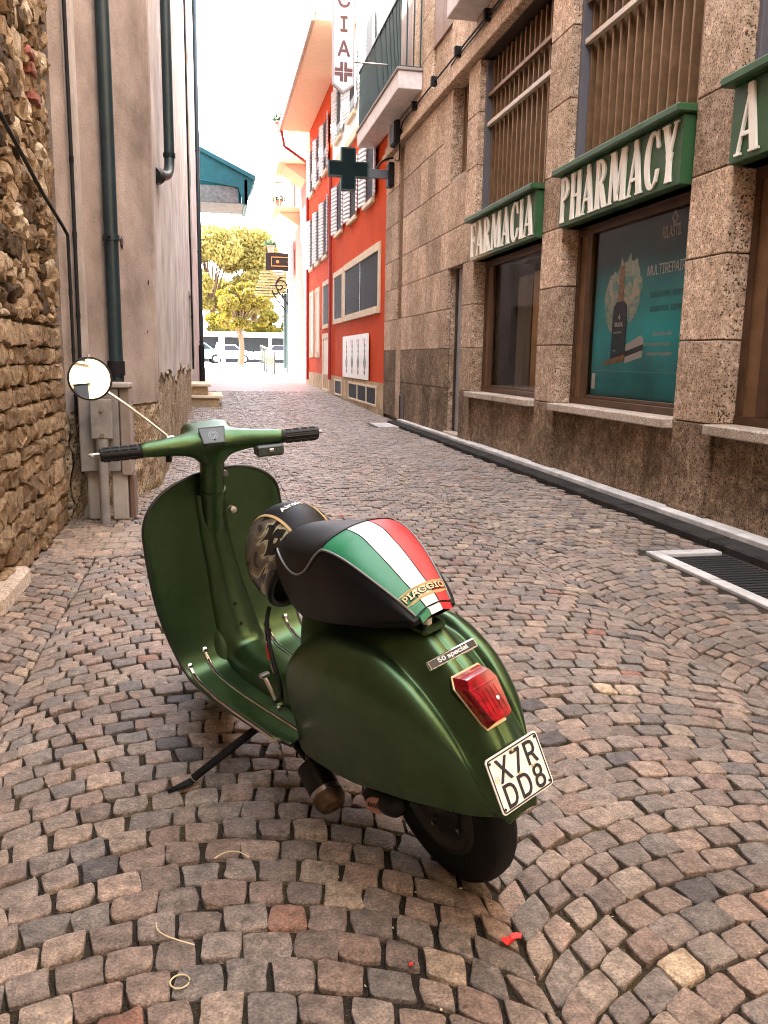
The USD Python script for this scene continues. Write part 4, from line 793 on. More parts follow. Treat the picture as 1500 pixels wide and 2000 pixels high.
def shuttered(a, b, z0, z1, par=rh, leafw=.55):
    w = thing('shuttered_window', base=(RX, (a + b) / 2, z0), parent=par)
    put(w, 'pane', box(RX - .006, RX + .01, a, b, z0, z1), MESHDARK); put(w, 'sill', cbox(RX - .09, RX, a - .1, b + .1, z0 - .1, z0, .006), CREAM)
    for s, y in ((-1, a), (1, b)):
        # a leaf stands part open, its louvres catching the light
        pts = [np.array([RX - .03 - .07 * q, y + s * .03 + s * leafw * .8 * q]) for q in (0, 1)]
        lo, hi = min(pts[0][1], pts[1][1]), max(pts[0][1], pts[1][1])
        d = (pts[1] - pts[0]); nrm = np.array([-d[1], d[0]]) / np.linalg.norm(d) * .02
        put(w, 'shutter', prism([tuple(pts[0] - nrm), tuple(pts[1] - nrm), tuple(pts[1] + nrm), tuple(pts[0] + nrm)], z0 + .02, z1 - .02), SHUT)
for a in (18.6, 20.9, 23.2): shuttered(a, a + 1.0, 4.62, 5.95)
for a in (18.9, 21.2, 23.4): shuttered(a, a + .9, 7.1, 8.5)
for a in (26.2, 28.0, 29.8): shuttered(a, a + .9, 4.3, 6.0); shuttered(a, a + .9, 6.8, 8.3)
for a in (28.0, 29.7): surround(rh, 'window', a, a + 1.2, 1.2, 3.5, .16, CREAM, 1, plain('beige_blind_look', (.62, .52, .4), rough=.8) if a < 28.5 else '/World/Looks/beige_blind_look')
put(rh, 'eave_soffit', prism([(2.52, 21.2), (2.52, 31.2), (RX - .006, 31.2), (RX - .006, 21.2)], 9.02, 9.1), PEACH); put(rh, 'gutter', cbox(2.42, 2.515, 21.2, 31.2, 8.98, 9.22, .02), plain('gutter_brown_look', (.3, .16, .11), rough=.6)); put(rh, 'roof', prism([(2.52, 21.2), (2.52, 31.2), (RX - .006, 31.2), (RX - .006, 21.2)], 9.102, 9.2), '/World/Looks/gutter_brown_look')
REDPIPE = plain('red_pipe_look', (.32, .02, .015), rough=.5)
put(rh, 'downpipe', tube([(RX - .07, 25.15, 6.4), (RX - .07, 25.15, .55)], .05, 10), REDPIPE); put(rh, 'downpipe', tube([(RX - .07, 31.2, 8.0), (RX - .07, 31.2, .4)], .05, 10), REDPIPE); put(rh, 'downpipe', tube([(2.5, 31.1, 8.98), (2.6, 31.15, 8.5), (RX - .07, 31.2, 8.0)], .05, 10), REDPIPE)
bp = thing('wall_poster', 'white framed poster with dark ironwork silhouettes and pink flecks on the red wall', 'poster', (RX - .03, 20.8, .7))
put(bp, 'board', cbox(RX - .05, RX - .032, 18.85, 22.7, .70, 1.76, .004), WHITE)
_pi = plain('poster_ink_look', (.02, .02, .025), rough=.5); _pk = plain('poster_pink_look', (.7, .35, .6), rough=.5)
for k in range(4):
    y = 19.3 + k * .9
    prof = [(.03, .8), (.10, .86), (.05, .93), (.13, 1.0), (.17, 1.1), (.1, 1.2), (.04, 1.3), (.09, 1.36), (.04, 1.42), (.08, 1.5), (.03, 1.56), (.05, 1.62), (0, 1.66)]
    put(bp, 'figure', place(extr(Polygon([(-w, z) for w, z in prof] + [(w, z) for w, z in prof[::-1]]).buffer(0), .003), (RX - .0505, y, 0), (0, -1, 0), (0, 0, 1), (-1, 0, 0)), _pi)
    if k < 3: put(bp, 'pink_fleck', place(extr(Polygon([(0, 1.66), (-.2, 1.66), (-.06, 1.45)]), .002), (RX - .0505, y + .12, 0), (0, -1, 0), (0, 0, 1), (-1, 0, 0)), _pk)
# rose house with flower balconies beyond
rs = thing('rose_house', 'rose coloured house with flower balconies where the street ends', 'house', (RX + 2, 36, 0)); put(rs, 'wall', box(RX, RX + 5, 31.42, 40, -.1, 12), PINKWALL)
for k, (a, z) in enumerate(((32.2, 8.35), (34.8, 7.1))):
    b = thing('balcony', base=(RX, a, z), parent=rs)
    put(b, 'slab', cbox(RX - 1.0, RX, a, a + 2.2, z - .18, z, .02), PEACH); put(b, 'console', hull([(RX, a + .2, z - .7), (RX, a + 1.9, z - .7), (RX, a + .1, z - .19), (RX, a + 2., z - .19), (RX - .8, a + .2, z - .19), (RX - .8, a + 2, z - .19)]), PEACH)
    put(b, 'railing', cat(*[tube([(RX - .95, y, z), (RX - .95, y, z + .9)], .022, 5) for y in np.arange(a + .05, a + 2.2, .17)], *[tube([(x, a + .04, z), (x, a + .04, z + .9)], .022, 5) for x in np.arange(RX - .95, RX, .17)], tube([(RX, a + .04, z + .9), (RX - .95, a + .04, z + .9), (RX - .95, a + 2.2, z + .9)], .03, 6)), plain('rose_rail_look', (.55, .25, .2), rough=.6) if k == 0 else '/World/Looks/rose_rail_look')
for z in (4.6, 7.2): shuttered(37.0, 38.0, z, z + 1.5, rs)
LEAFP = leafy('balcony_leaf_look', (.06, .14, .06))
def leaf_cloud(centers, radii, n, size, seed, flat=.8):
    """n leaf-sized faces scattered through overlapping clumps, denser towards each clump's skin."""
    r = np.random.default_rng(seed); centers = np.asarray(centers, float); w = np.asarray(radii) ** 2.; c = r.choice(len(centers), n, p=w / w.sum())
    d = r.normal(size=(n, 3)); d /= np.linalg.norm(d, axis=1, keepdims=True); p = centers[c] + d * (np.asarray(radii)[c] * (.35 + .65 * r.random(n) ** .5))[:, None] * [1, 1, flat]
    a = r.normal(size=(n, 3)); a /= np.linalg.norm(a, axis=1, keepdims=True); b = np.cross(a, r.normal(size=(n, 3))); b /= np.linalg.norm(b, axis=1, keepdims=True); s = size * r.uniform(.6, 1.3, (n, 1))
    V = np.stack([p - a * s, p + b * s * .45, p + a * s, p - b * s * .45], 1).reshape(-1, 3); i = np.arange(n)[:, None] * 4
    return TM(V, np.vstack([i + [0, 1, 2], i + [0, 2, 3]]))
def flowerpot(o, label, s=1.):
    f = thing('flower_pot', label, 'flower pot', o); put(f, 'pot', lathe([(0, 0), (.16 * s, 0), (.22 * s, .36 * s), (.25 * s, .36 * s), (.25 * s, .42 * s), (.19 * s, .42 * s), (.17 * s, .38 * s), (0, .38 * s)], 16, o), plain('terracotta_look', (.45, .16, .12), rough=.85)); o = np.array(o); put(f, 'plant', leaf_cloud([o + [0, 0, .6 * s], o + [.15, 0, .5 * s], o + [-.15, .1, .55 * s]], [.3 * s, .22 * s, .22 * s], 220, .09 * s, int(o[1] * 7)), LEAFP)
flowerpot((2.55, 32.3, 9.275), 'terracotta pot with leafy plant on the upper rose balcony', .75); flowerpot((2.7, 35.1, 7.1), 'smaller terracotta pot on the lower rose balcony rail', .6)
# glazed hotel canopy with scroll brackets, ramp and railing
ca = thing('entrance_canopy', 'dark entrance canopy with gold framed band, scroll brackets and green columns', 'canopy', (3.2, 41, .4))
GOLD = plain('gold_look', (.22, .13, .03), rough=.4, metal=.4); DKG = plain('canopy_green_look', (.004, .018, .018), rough=.5)
put(ca, 'fascia', cbox(2.5, RX + .6, 40.6, 40.72, 5.2, 6.0, .01), plain('canopy_black_look', (.005, .006, .007), rough=.7, spec=.2)); put(ca, 'gold_border', place(extr(sbox(2.75, 5.38, RX + .5, 5.82).difference(sbox(2.79, 5.42, RX + .46, 5.78)), .02), (0, 40.598, 0), (1, 0, 0), (0, 0, 1), (0, -1, 0)), GOLD)
for x in (3.05, 3.6): put(ca, 'boss', lathe([(0, .03), (.07, .02), (.08, 0)], 14, (x, 40.6, 5.6), (0, -1, 0)), GOLD)
for k in range(9): put(ca, 'roof_plank', cbox(2.3 - .02 * k, RX + .6, 40.8 + k * .4, 41.16 + k * .4, 5.12 - .10 * k, 5.16 - .10 * k, .005), plain('canopy_plank_look', (.2, .15, .08), rough=.8, var=.3) if k == 0 else '/World/Looks/canopy_plank_look')
def scroll(o, s, turns=1.6): return [(o[0] + s * (1 - t / 9) * math.cos(t), o[1], o[2] + s * (1 - t / 9) * math.sin(t)) for t in np.linspace(0, turns * 2 * math.pi * .8, 40)]
for y in (40.9, 43.6): put(ca, 'scroll_bracket', cat(tube(scroll((3.2, y, 4.5), .32), .035, 6), tube(curve([(3.3, y, 4.95), (3.0, y, 4.6), (3.3, y, 4.0), (3.75, y, 3.2)], 20), .035, 6), tube(scroll((3.65, y, 4.3), .2), .03, 6)), '/World/Looks/canopy_black_look')
for x, y in ((3.62, 41.0), (3.80, 42.2), (3.7, 44.0)): put(ca, 'column', tube([(x, y, .35), (x, y, 4.4)], .11, 12), DKG)
put(ca, 'back_wall', box(RX + .5, RX + 4, 40.05, 47, -.1, 9), WHITE)
flowerpot((2.75, 40.66, 6.0), 'potted shrub standing on top of the dark entrance canopy', .75)
put(None, 'entrance_ramp', hull([(2.95, 40.3, .3), (RX + .5, 40.3, .3), (2.95, 40.3, .39), (RX + .5, 40.3, .39), (2.95, 47, .3), (RX + .5, 47, .3), (2.95, 47, .85), (RX + .5, 47, .85)]), plain('ramp_look', (.55, .52, .5), rough=.8), label='pale entrance ramp rising below the dark canopy', cat='ramp')
rl = thing('ornate_railing', 'ornate iron railing of gilded scrolls along the entrance ramp', 'railing', (2.85, 44, .4))
for k in range(8):
    y = 40.4 + k * .9; x = 2.86 - .04 * k; put(rl, 'post', tube([(x, y, .3), (x, y, 1.45 + .05 * k)], .035, 6), DKG)
    if k < 7: put(rl, 'scrollwork', cat(*[tube([(x + .03 * math.sin(9 * t), y + .45 + .3 * (1 - t / 8) * math.cos(t + j), .95 + .06 * k + .3 * (1 - t / 8) * math.sin(t + j)) for t in np.linspace(0, 7, 22)], .02, 4) for j in (0, 2.1, 4.2)]), GOLD)
put(rl, 'handrail', tube([(2.86, 40.4, 1.45), (2.58, 46.7, 1.8)], .04, 6), GOLD)
# the bright waterfront: shelter, cars, a walker, trees
sh = thing('long_shelter', 'long low shelter with white roof edge and dark shaded back', 'shelter', (2, 78, .7)); put(sh, 'roof', cbox(-40, 40, 76, 80, 2.95, 3.35, .02), WHITE); put(sh, 'back_wall', box(-40, 40, 79.4, 79.6, .68, 2.94), plain('shelter_shade_look', (.016, .019, .026), rough=.8))  # back wall coloured near black to carry the shade under the roof
for k in range(-6, 9): put(sh, 'post', cbox(k * 4.1 + .8, k * 4.1 + 1.05, 76.2, 76.4, .68, 2.95, .01), WHITE)
def car(o, heading, paint, label, group=None):
    t = thing('parked_car', label, 'car', o); o = np.array(o); c, s = math.cos(heading), math.sin(heading)
    def tr(m): return place(m, o, (c, s, 0), (-s, c, 0), (0, 0, 1))
    prof = [(-2.05, .35), (-2.1, .75), (-1.95, .92), (-1.2, .98), (-.65, 1.42), (.55, 1.46), (1.15, 1.02), (1.95, .9), (2.1, .6), (2.05, .33)]
    def lo(pr, w, tw, z0): 
        m = extr(Polygon(pr), 2 * w); m.apply_translation([0, 0, -w]); m = place(m, (0, 0, 0), (1, 0, 0), (0, 0, 1), (0, -1, 0)); v = m.vertices.copy(); k = np.clip((v[:, 2] - z0) / .5, 0, 1); v[:, 1] *= 1 - tw * k; m.vertices = v; return m
    put(t, 'body', tr(lo(prof, .84, .18, .95)), paint, smooth=20)
    put(t, 'window', tr(lo([(-1.02, 1.0), (-.62, 1.37), (.5, 1.4), (.98, 1.03)], .853, .172, .95)), MESHDARK)
    put(t, 'windscreen', tr(hull([(-1.19, -.66, 1.0), (-1.19, .66, 1.0), (-.69, -.56, 1.4), (-.69, .56, 1.4), (-1.16, -.66, .99), (-1.16, .66, .99)])), MESHDARK)
    for x in (-1.3, 1.3):
        for y in (-.8, .8):
            w = put(t, 'wheel', tr(lathe([(0, -.1), (.31, -.1), (.33, -.06), (.33, .06), (.31, .1), (0, .1)], 18, (x, y, .33), (0, 1, 0))), BLACK); put(w, 'rim', tr(lathe([(0, .0), (.2, -.01), (.2, .0), (0, .01)], 14, (x, y + (.105 if y > 0 else -.105), .33), (0, 1, 0))), STEEL)
    for y in (-.6, .6): put(t, 'headlight', tr(cbox(-2.125, -2.06, y - .16, y + .16, .62, .76, .02)), WHITE)
CARW = plain('car_white_look', (.75, .75, .75), rough=.3, coat=.5); CARB = plain('car_pale_blue_look', (.1, .24, .28), rough=.3, coat=.5)
car((-1.2, 63, .68), .15, CARB, 'pale blue car parked at the left beside the walker'); car((5.2, 66, .68), .05, CARW, 'white car parked right of the tree trunk'); car((1.2, 69, .68), -.05, CARW, 'white car parked behind the tree trunk'); car((-6.2, 68, .68), .1, CARW, 'white car parked far left before the shelter')
# the walker
def walker(o):
    J = {'pel': (0, 0, .92), 'che': (0, .02, 1.3), 'nek': (0, .02, 1.48), 'hd': (0, .04, 1.62), 'shL': (-.19, .02, 1.40), 'shR': (.19, .02, 1.40), 'elL': (-.25, -.04, 1.13), 'elR': (.25, .08, 1.13), 'haL': (-.25, .08, .9), 'haR': (.24, .22, .93), 'hiL': (-.09, 0, .9), 'hiR': (.09, 0, .9), 'knL': (-.1, .12, .5), 'knR': (.1, -.02, .5), 'anL': (-.1, .1, .09), 'anR': (.1, -.24, .12), 'toL': (-.11, .26, .04), 'toR': (.11, -.1, .04)}
    bones = [('pel', .14, 'che', .16), ('che', .16, 'nek', .06), ('nek', .055, 'hd', .06), ('shL', .06, 'elL', .045), ('shR', .06, 'elR', .045), ('elL', .042, 'haL', .03), ('elR', .042, 'haR', .03), ('che', .13, 'shL', .06), ('che', .13, 'shR', .06), ('hiL', .10, 'knL', .065), ('hiR', .10, 'knR', .065), ('knL', .062, 'anL', .04), ('knR', .062, 'anR', .04), ('anL', .045, 'toL', .03), ('anR', .045, 'toR', .03), ('pel', .13, 'hiL', .1), ('pel', .13, 'hiR', .1)]
    m = manifold3d.Manifold.batch_boolean([spheres_hull(J[a], ra, J[b], rb) for a, ra, b, rb in bones] + [manifold3d.Manifold.sphere(.105, 24).scale([.85, 1, 1.15]).translate([0, .04, 1.63])], manifold3d.OpType.Add)
    return man_to_tm(m, .05, 6)
wk = thing('person', 'person in pale clothes walking across the bright square', 'person', (.48, 58, .66)); _wm = walker(0); _wm.apply_translation([.48, 58, .66]); put(wk, 'body', _wm, plain('pale_clothes_look', (.5, .4, .36), rough=.8), smooth=True); put(wk, 'hair', blob((.48, 58.02, .66 + 1.7), .11, 2, .95), plain('hair_look', (.25, .14, .07), rough=.7))
# trees
BARK = plain('bark_look', (.09, .052, .028), rough=.95, var=.4, vscale=12., bump=.8)
def tree(o, h, cr, n, leaf, ls, seed, label, low=.3, tr=.3, group=None):
    r = np.random.default_rng(seed); t = thing('tree', label, 'tree', o, group); o = np.array(o); limbs = [tube(curve([o, o + [.1, 0, h * .2], o + [r.normal(0, .15), 0, h * .42]], 10), np.linspace(tr, tr * .65, 10), 10)]
    C, R_ = [], []
    for k in range(26):
        a = r.uniform(0, 6.28); zz = h * r.uniform(low + .08, .92); rr = cr * (1 - .55 * abs((zz / h - .6) / .4)) * r.uniform(.25, 1.0); e = o + [rr * math.cos(a), rr * math.sin(a), zz]
        limbs.append(tube(curve([o + [0, 0, h * r.uniform(.25, .45)], (o + [0, 0, h * .4] + e) / 2 + [0, 0, h * .05], e], 8), np.linspace(tr * .4, tr * .06, 8), 6)); C.append(e); R_.append(cr * r.uniform(.14, .34))
    put(t, 'trunk', cat(*limbs), BARK, smooth=40); put(t, 'crown', leaf_cloud(C, R_, n, ls, seed + 1), leaf)
LY, LG, LP = leafy('yellow_leaf_look', (.30, .24, .02)), leafy('olive_leaf_look', (.25, .19, .015)), leafy('pale_leaf_look', (.46, .37, .09))
tree((1.75, 56, .6), 5.6, 2.0, 9500, LG, .12, 11, 'small yellow green tree with dark trunk in the square', .38, .22)
tree((.0, 88, .7), 13.5, 5.4, 24000, LP, .24, 12, 'tall pale yellow tree behind the shelter, left of the small tree', .3, .4); tree((4.2, 90, .7), 13, 5.2, 24000, LP, .24, 13, 'tall pale tree behind the shelter, right of the small tree', .3, .4)
for k, (x, y, h, c) in enumerate(((-4.5, 84, 5.0, 2.6), (1.0, 83, 4.6, 2.2), (4.6, 83.5, 4.9, 2.2), (8.4, 84, 5.0, 2.5), (-9.5, 85, 5.4, 2.8))):
    tree((x, y, .7), h, c, 5200, LY, .2, 20 + k, ['rounded yellow bush tree at the left behind the shelter roof', 'low yellow tree directly behind the walker', 'rounded yellow tree right of the small tree trunk', 'yellow bush tree nearest the green canopy columns', 'yellow tree hidden mostly by the left house'][k], .2, .2)
# ------------------------------------------------------------------ the scooter: x forward from the rear axle, y left, z up; it leans on its side stand
_hd, _ln, _st = .4237, .2208, -.301
_c, _s = math.cos(_hd), math.sin(_hd); _R = np.array([[-_s, -_c, 0], [_c, -_s, 0], [0, 0, 1.]]) @ np.array([[1, 0, 0], [0, math.cos(_ln), math.sin(_ln)], [0, -math.sin(_ln), math.cos(_ln)]])
SM = np.eye(4); SM[:3, :3] = _R; SM[:3, 3] = (.5295, 1.7376, .002)
def s2w(p): return _R @ np.array(p, float) + SM[:3, 3]
def w2s(p): return _R.T @ (np.array(p, float) - SM[:3, 3])
PAINT = material('green_paint_look', {'g': ('geometry', {}), 'n': ('noise_texture', {'scale': 900., 'detail': 2.}), 'r': ('rgb_ramp', {'ramp': [(.3, (.045, .082, .037)), (.7, (.077, .128, .062))]}), 'n2': ('noise_texture', {'scale': 9., 'detail': 8., 'roughness': .7}), 'r2': ('rgb_ramp', {'ramp': [(.3, (.29, .29, .29)), (.7, (.40, .40, .40))]}), 'p': ('principled_bsdf', {'metallic': .9, 'specular_ior_level': .5})},
    [('g.position', 'n.vector'), ('n.fac', 'r.fac'), ('r.color', 'p.base_color'), ('g.position', 'n2.vector'), ('n2.fac', 'r2.fac'), ('r2.color', 'p.roughness')])
RUBBER = plain('rubber_look', (.006, .006, .0065), rough=.55, spec=.3, var=.3, vscale=50.)
TYRE = plain('tyre_look', (.0055, .0055, .006), rough=.75, spec=.2, bump=.3, bscale=120.)
LEATHER = plain('black_leather_look', (.0045, .005, .0065), rough=.48, bump=.35, bscale=420., bdist=.0012, spec=.22)
def leather(n, c): return plain(n, c, rough=.42, bump=.35, bscale=420., bdist=.0012)
LGREEN, LWHITE, LRED = leather('green_leather_look', (.012, .17, .075)), leather('white_leather_look', (.72, .68, .62)), leather('red_leather_look', (.55, .012, .018))
ENG = plain('engine_look', (.012, .011, .011), rough=.6, metal=.4, var=.4, vscale=20.)
ALU = plain('alloy_look', (.35, .34, .33), rough=.45, metal=1., var=.2)
RUST = plain('rust_look', (.085, .05, .032), rough=.6, metal=.5, var=.6, vscale=30.)
TRIM = plain('rubber_strip_look', (.02, .02, .022), rough=.5)
scoot = thing('scooter', 'dark green vintage scooter leaning on its side stand in the middle of the street', 'scooter', matrix=SM)
def mirror(P): Q = P.copy(); Q[..., 1] *= -1; return Q

# tail body: control curves from the bottom edge over the side bulge and the valley to the spine
_ctr = [(.43, .43), (.395, .585), (.27, .635), (.15, .645), (.04, .645), (-.04, .642), (-.09, .63), (-.135, .60), (-.175, .572), (-.215, .527), (-.25, .478), (-.276, .43), (-.296, .37), (-.300, .305)]
_val = [(.425, .40, .055), (.365, .53, .072), (.25, .60, .075), (.14, .613, .077), (.05, .611, .077), (-.03, .602, .077), (-.08, .587, .076), (-.125, .557, .075), (-.165, .523, .073), (-.20, .483, .071), (-.235, .437, .068), (-.259, .387, .064), (-.279, .335, .05), (-.289, .30, .035)]
_hum = [(.415, .37, .085), (.345, .48, .118), (.265, .553, .124), (.15, .587, .128), (.06, .599, .128), (-.01, .600, .125), (-.065, .585, .121), (-.117, .560, .116), (-.160, .527, .110), (-.198, .485, .102), (-.230, .432, .091), (-.253, .375, .075), (-.270, .325, .055), (-.28, .298, .036)]
_sid = [(.41, .31, .105), (.355, .38, .15), (.28, .425, .165), (.16, .445, .171), (.06, .45, .168), (-.01, .448, .162), (-.06, .438, .154), (-.11, .422, .143), (-.15, .402, .130), (-.185, .382, .115), (-.215, .358, .096), (-.240, .328, .074), (-.258, .308, .052), (-.27, .295, .036)]
_bot = [(.405, .25, .105), (.36, .235, .145), (.28, .238, .155), (.15, .258, .159), (.06, .275, .157), (0, .29, .152), (-.05, .298, .145), (-.1, .304, .135), (-.14, .307, .123), (-.175, .306, .108), (-.205, .302, .09), (-.232, .298, .07), (-.252, .295, .05), (-.266, .292, .036)]
_h2 = [(a[0] * .72 + b[0] * .28, a[1] + (b[1] - a[1]) * .24, a[2] + (b[2] - a[2]) * .62 + .004 * (b[2] > .1)) for a, b in zip(_hum, _sid)]
_hum = [(x, z, y * (.86 if y > .1 else .92)) for x, z, y in _hum]
C = []
for k in range(len(_ctr)):
    L_ = [(_bot[k][0], _bot[k][2], _bot[k][1]), (_sid[k][0], _sid[k][2], _sid[k][1]), (_h2[k][0], _h2[k][2], _h2[k][1]), (_hum[k][0], _hum[k][2], _hum[k][1] + .005), (_val[k][0], _val[k][2], _val[k][1] - .009), (_ctr[k][0] - .0, .03, _ctr[k][1] - .004)]
    C.append(L_ + [(_ctr[k][0], 0, _ctr[k][1])] + [(x, -y, z) for x, y, z in L_[::-1]])
C = np.array(C)
_G = splined(C, 70, 81)
# a fine pressed seam down the spine and a crease beside the spine on both flanks
_G[:, 40] -= np.array([-.0, 0, .0015])
put(scoot, 'body', sheet(_G, .004, flip=True), PAINT, smooth=50)
for sgn in (0, 80): put(scoot, 'body_edge', tube(_G[2:, sgn], .0045, 6), PAINT, smooth=True)
put(scoot, 'rear_edge', tube(_G[-1], .0045, 6), PAINT, smooth=True)
put(scoot, 'spine_seam', tube(_G[20:, 40] + [-.0008, 0, .0012], .0011, 5), plain('seam_look', (.012, .03, .018), rough=.5), smooth=True)
# panel gap of the side cover on the left flank
_gapl = [_G[i, j] for i, j in [(16, 4), (12, 8), (9, 13), (9, 18), (13, 22)]]

# leg shield and floor: one pressed sheet with rounded top corners
_path = np.array([(.948, .858), (.957, .80), (.972, .73), (.983, .65), (.989, .55), (.990, .46), (.987, .40), (.980, .335), (.964, .283), (.932, .250), (.88, .237), (.78, .233), (.60, .241), (.45, .251), (.36, .256)])
_ps = np.r_[0, np.cumsum(np.linalg.norm(np.diff(_path, axis=0), axis=1))]; _pc = CubicSpline(_ps, _path); SL = _ps[-1]
_ws = CubicSpline([0, .12, .22, .31, .40, .48, .56, .62, .70, .80, .95, 1.1, SL], [.225, .228, .234, .236, .232, .224, .213, .206, .201, .198, .194, .188, .174])
def shield(s, u):
    """Point on the shield's skin at path length s and across position u in [-1, 1]."""
    s = np.asarray(s, float); u = np.asarray(u, float); d = np.clip(s / .125, 0, 1); w = _ws(s) * (1 - (1 - d) ** 2.5) ** (1 / 2.5)
    p = _pc(s); y = u * w; up = np.clip((.55 - s) / .3, 0, 1)
    arch = -.012 * up * (y / .2) ** 2 * 4 * .3
    return np.stack([p[..., 0] + np.zeros_like(u) - .018 * np.clip((np.abs(y) - .1) / .12, 0, 1) ** 2 * up, y, p[..., 1] + arch - .004 * np.clip(np.abs(u) - .9, 0, 1) * 10 * (s > .75)], -1)
_sv = np.r_[np.linspace(.0008, .125, 22) ** 1.0, np.linspace(.14, SL, 70)]; _uv = np.linspace(-1, 1, 41)
_SH = shield(_sv[:, None] + 0 * _uv, _uv + 0 * _sv[:, None])
put(scoot, 'leg_shield', sheet(_SH, .003, flip=False), PAINT, smooth=60)
_rim = np.vstack([_SH[::-1, 0], _SH[0, 1:-1], _SH[:, -1]]); put(scoot, 'shield_trim', tube(_rim, .0052, 7), plain('trim_look', (.03, .035, .03), rough=.35, metal=.6), smooth=True)
# raised centre tunnel
def tunnel(s, u, extra=0.):
    p = _pc(s); t = _pc(s, 1); t /= np.linalg.norm(t, axis=-1, keepdims=True); n = np.stack([t[..., 1], -t[..., 0]], -1)
    n = np.where((n[..., :1] * -1 + n[..., 1:] * .3) < 0, -n, n)
    hgt = np.interp(s, [.05, .2, .35, .5, .62, .75, 1.0, SL], [.028, .032, .038, .048, .055, .058, .062, .066]) + extra; wd = np.interp(s, [.05, .3, .5, .7, SL], [.046, .052, .07, .082, .09])
    f = (1 - np.abs(u) ** 2.4) ** .75
    return np.stack([p[..., 0] + n[..., 0] * hgt * f, u * wd, p[..., 1] + n[..., 1] * hgt * f], -1)
_tv, _tu = np.linspace(.06, SL, 80), np.linspace(-1, 1, 31); _TU = tunnel(_tv[:, None] + 0 * _tu, _tu + 0 * _tv[:, None]); put(scoot, 'centre_tunnel', grid(_TU, False), PAINT, smooth=60)
for s_, y_ in ((.44, .3), (.51, .25)):
    a = tunnel(np.array(s_), np.array(y_ * .2)); put(scoot, 'tunnel_hole', lathe([(0, .0), (.006, .0), (.006, -.004)], 12, a + [-.0012, 0, .0003], (-1, 0, .15)), BLACK)
put(scoot, 'glovebox_knob', lathe([(0, .022), (.010, .02), (.011, .004), (.014, 0)], 14, (.945, -.055, .72), (-1, 0, .2)), ALU)
# floor rails: rubber strips in bright channels with bright ends
def rail(y, s0, s1, lab=None):
    ss = np.linspace(s0, s1, 40); P = shield(ss, y / _ws(ss)); t = _pc(ss, 1); t /= np.linalg.norm(t, axis=-1, keepdims=True); n = np.stack([t[:, 1], 0 * ss, -t[:, 0]], -1); n *= np.sign(-n[:, :1] + n[:, 2:] * .5)
    r = put(scoot, 'floor_strip', tube(P + n * .004, .0072, 8, ry=.0045), CHROME, smooth=True); put(r, 'rubber', tube((P + n * .0075)[2:-2], .003, 8, ry=.0032), TRIM, smooth=True)
    for k in (0, -1): put(r, 'end_cap', cbox(*[q for c_ in (P + n * .006)[k] for q in (c_ - .0085, c_ + .0085)], .004), CHROME)
rail(.19, .585, 1.16); rail(.128, .555, 1.21); rail(-.095, .56, .86); rail(-.165, .56, 1.0)
# brake pedal and hook near the tunnel
put(scoot, 'pedal', cat(tube([(.60, .088, .25), (.62, .092, .30), (.635, .092, .315)], .006, 8), cbox(.625, .645, .075, .105, .312, .325, .004)), STEEL, smooth=30); put(scoot, 'pedal_bolt', lathe([(0, .012), (.008, .012), (.009, 0)], 12, (.55, .1, .25), (0, 0, 1)), CHROME)

# seat
_sx = np.array([.462, .44, .40, .30, .20, .13, .09, .04, 0, -.04, -.075, -.105])
_cz = np.array([.715, .755, .785, .808, .822, .834, .830, .806, .781, .752, .727, .700])
_ey = np.array([.03, .055, .072, .095, .103, .100, .095, .086, .077, .065, .055, .042]); _ez = np.array([.705, .735, .757, .777, .795, .808, .804, .787, .766, .741, .716, .689])
_by = np.array([.035, .065, .085, .108, .114, .113, .111, .103, .093, .080, .067, .050]); _bz = np.array([.68, .655, .640, .614, .627, .638, .646, .656, .665, .673, .679, .679])
_SC = []
for x, cz, ey, ez, by, bz in zip(_sx, _cz, _ey, _ez, _by, _bz):
    side = [(x, by - .004, bz), (x, by + .004, bz + (ez - bz) * .35), (x, (by + ey) / 2 + .008, bz + (ez - bz) * .75), (x, ey, ez), (x, ey * .58, ez + (cz - ez) * .74)]
    _SC.append(side + [(x, 0, cz)] + [(a, -b, c) for a, b, c in side[::-1]])
_SC = np.array(_SC); _ss = -_sx
_s_t = np.linspace(0, 1, 11)
def seatpt(x, v):
    """Seat skin at length position x and girth position v in [0, 1] (0 = left lower edge, .5 = ridge)."""
    A = PchipInterpolator(_ss, _SC, axis=0)(-np.asarray(x)); out = np.empty(np.shape(x) + (3,))
    fx, fv = np.ravel(x), np.ravel(v); A = A.reshape(-1, 11, 3); o = np.empty((len(fx), 3))
    for i in range(len(fx)): o[i] = CubicSpline(_s_t, A[i], axis=0)(fv[i])
    return o.reshape(np.shape(x) + (3,))
_xv, _vv = np.r_[np.linspace(.462, .40, 10), np.linspace(.39, -.105, 44)], np.linspace(0, 1, 45); _X, _Vv = np.meshgrid(_xv, _vv, indexing='ij'); _SG = seatpt(_X, _Vv)
seat_cap = np.vstack([_SG[-1]]); put(scoot, 'seat', cat(grid(_SG, True), TM(np.vstack([_SG[-1], _SG[-1].mean(0)]), [(j, j + 1, 45) for j in range(44)]), TM(np.vstack([_SG[0], _SG[0].mean(0)]), [(j + 1, j, 45) for j in range(44)]), grid(np.stack([_SG[:, 0], _SG[:, -1]], 1), False)), LEATHER, smooth=60)
SEAT = T(scoot.path + '/seat', (0, 0, 0))
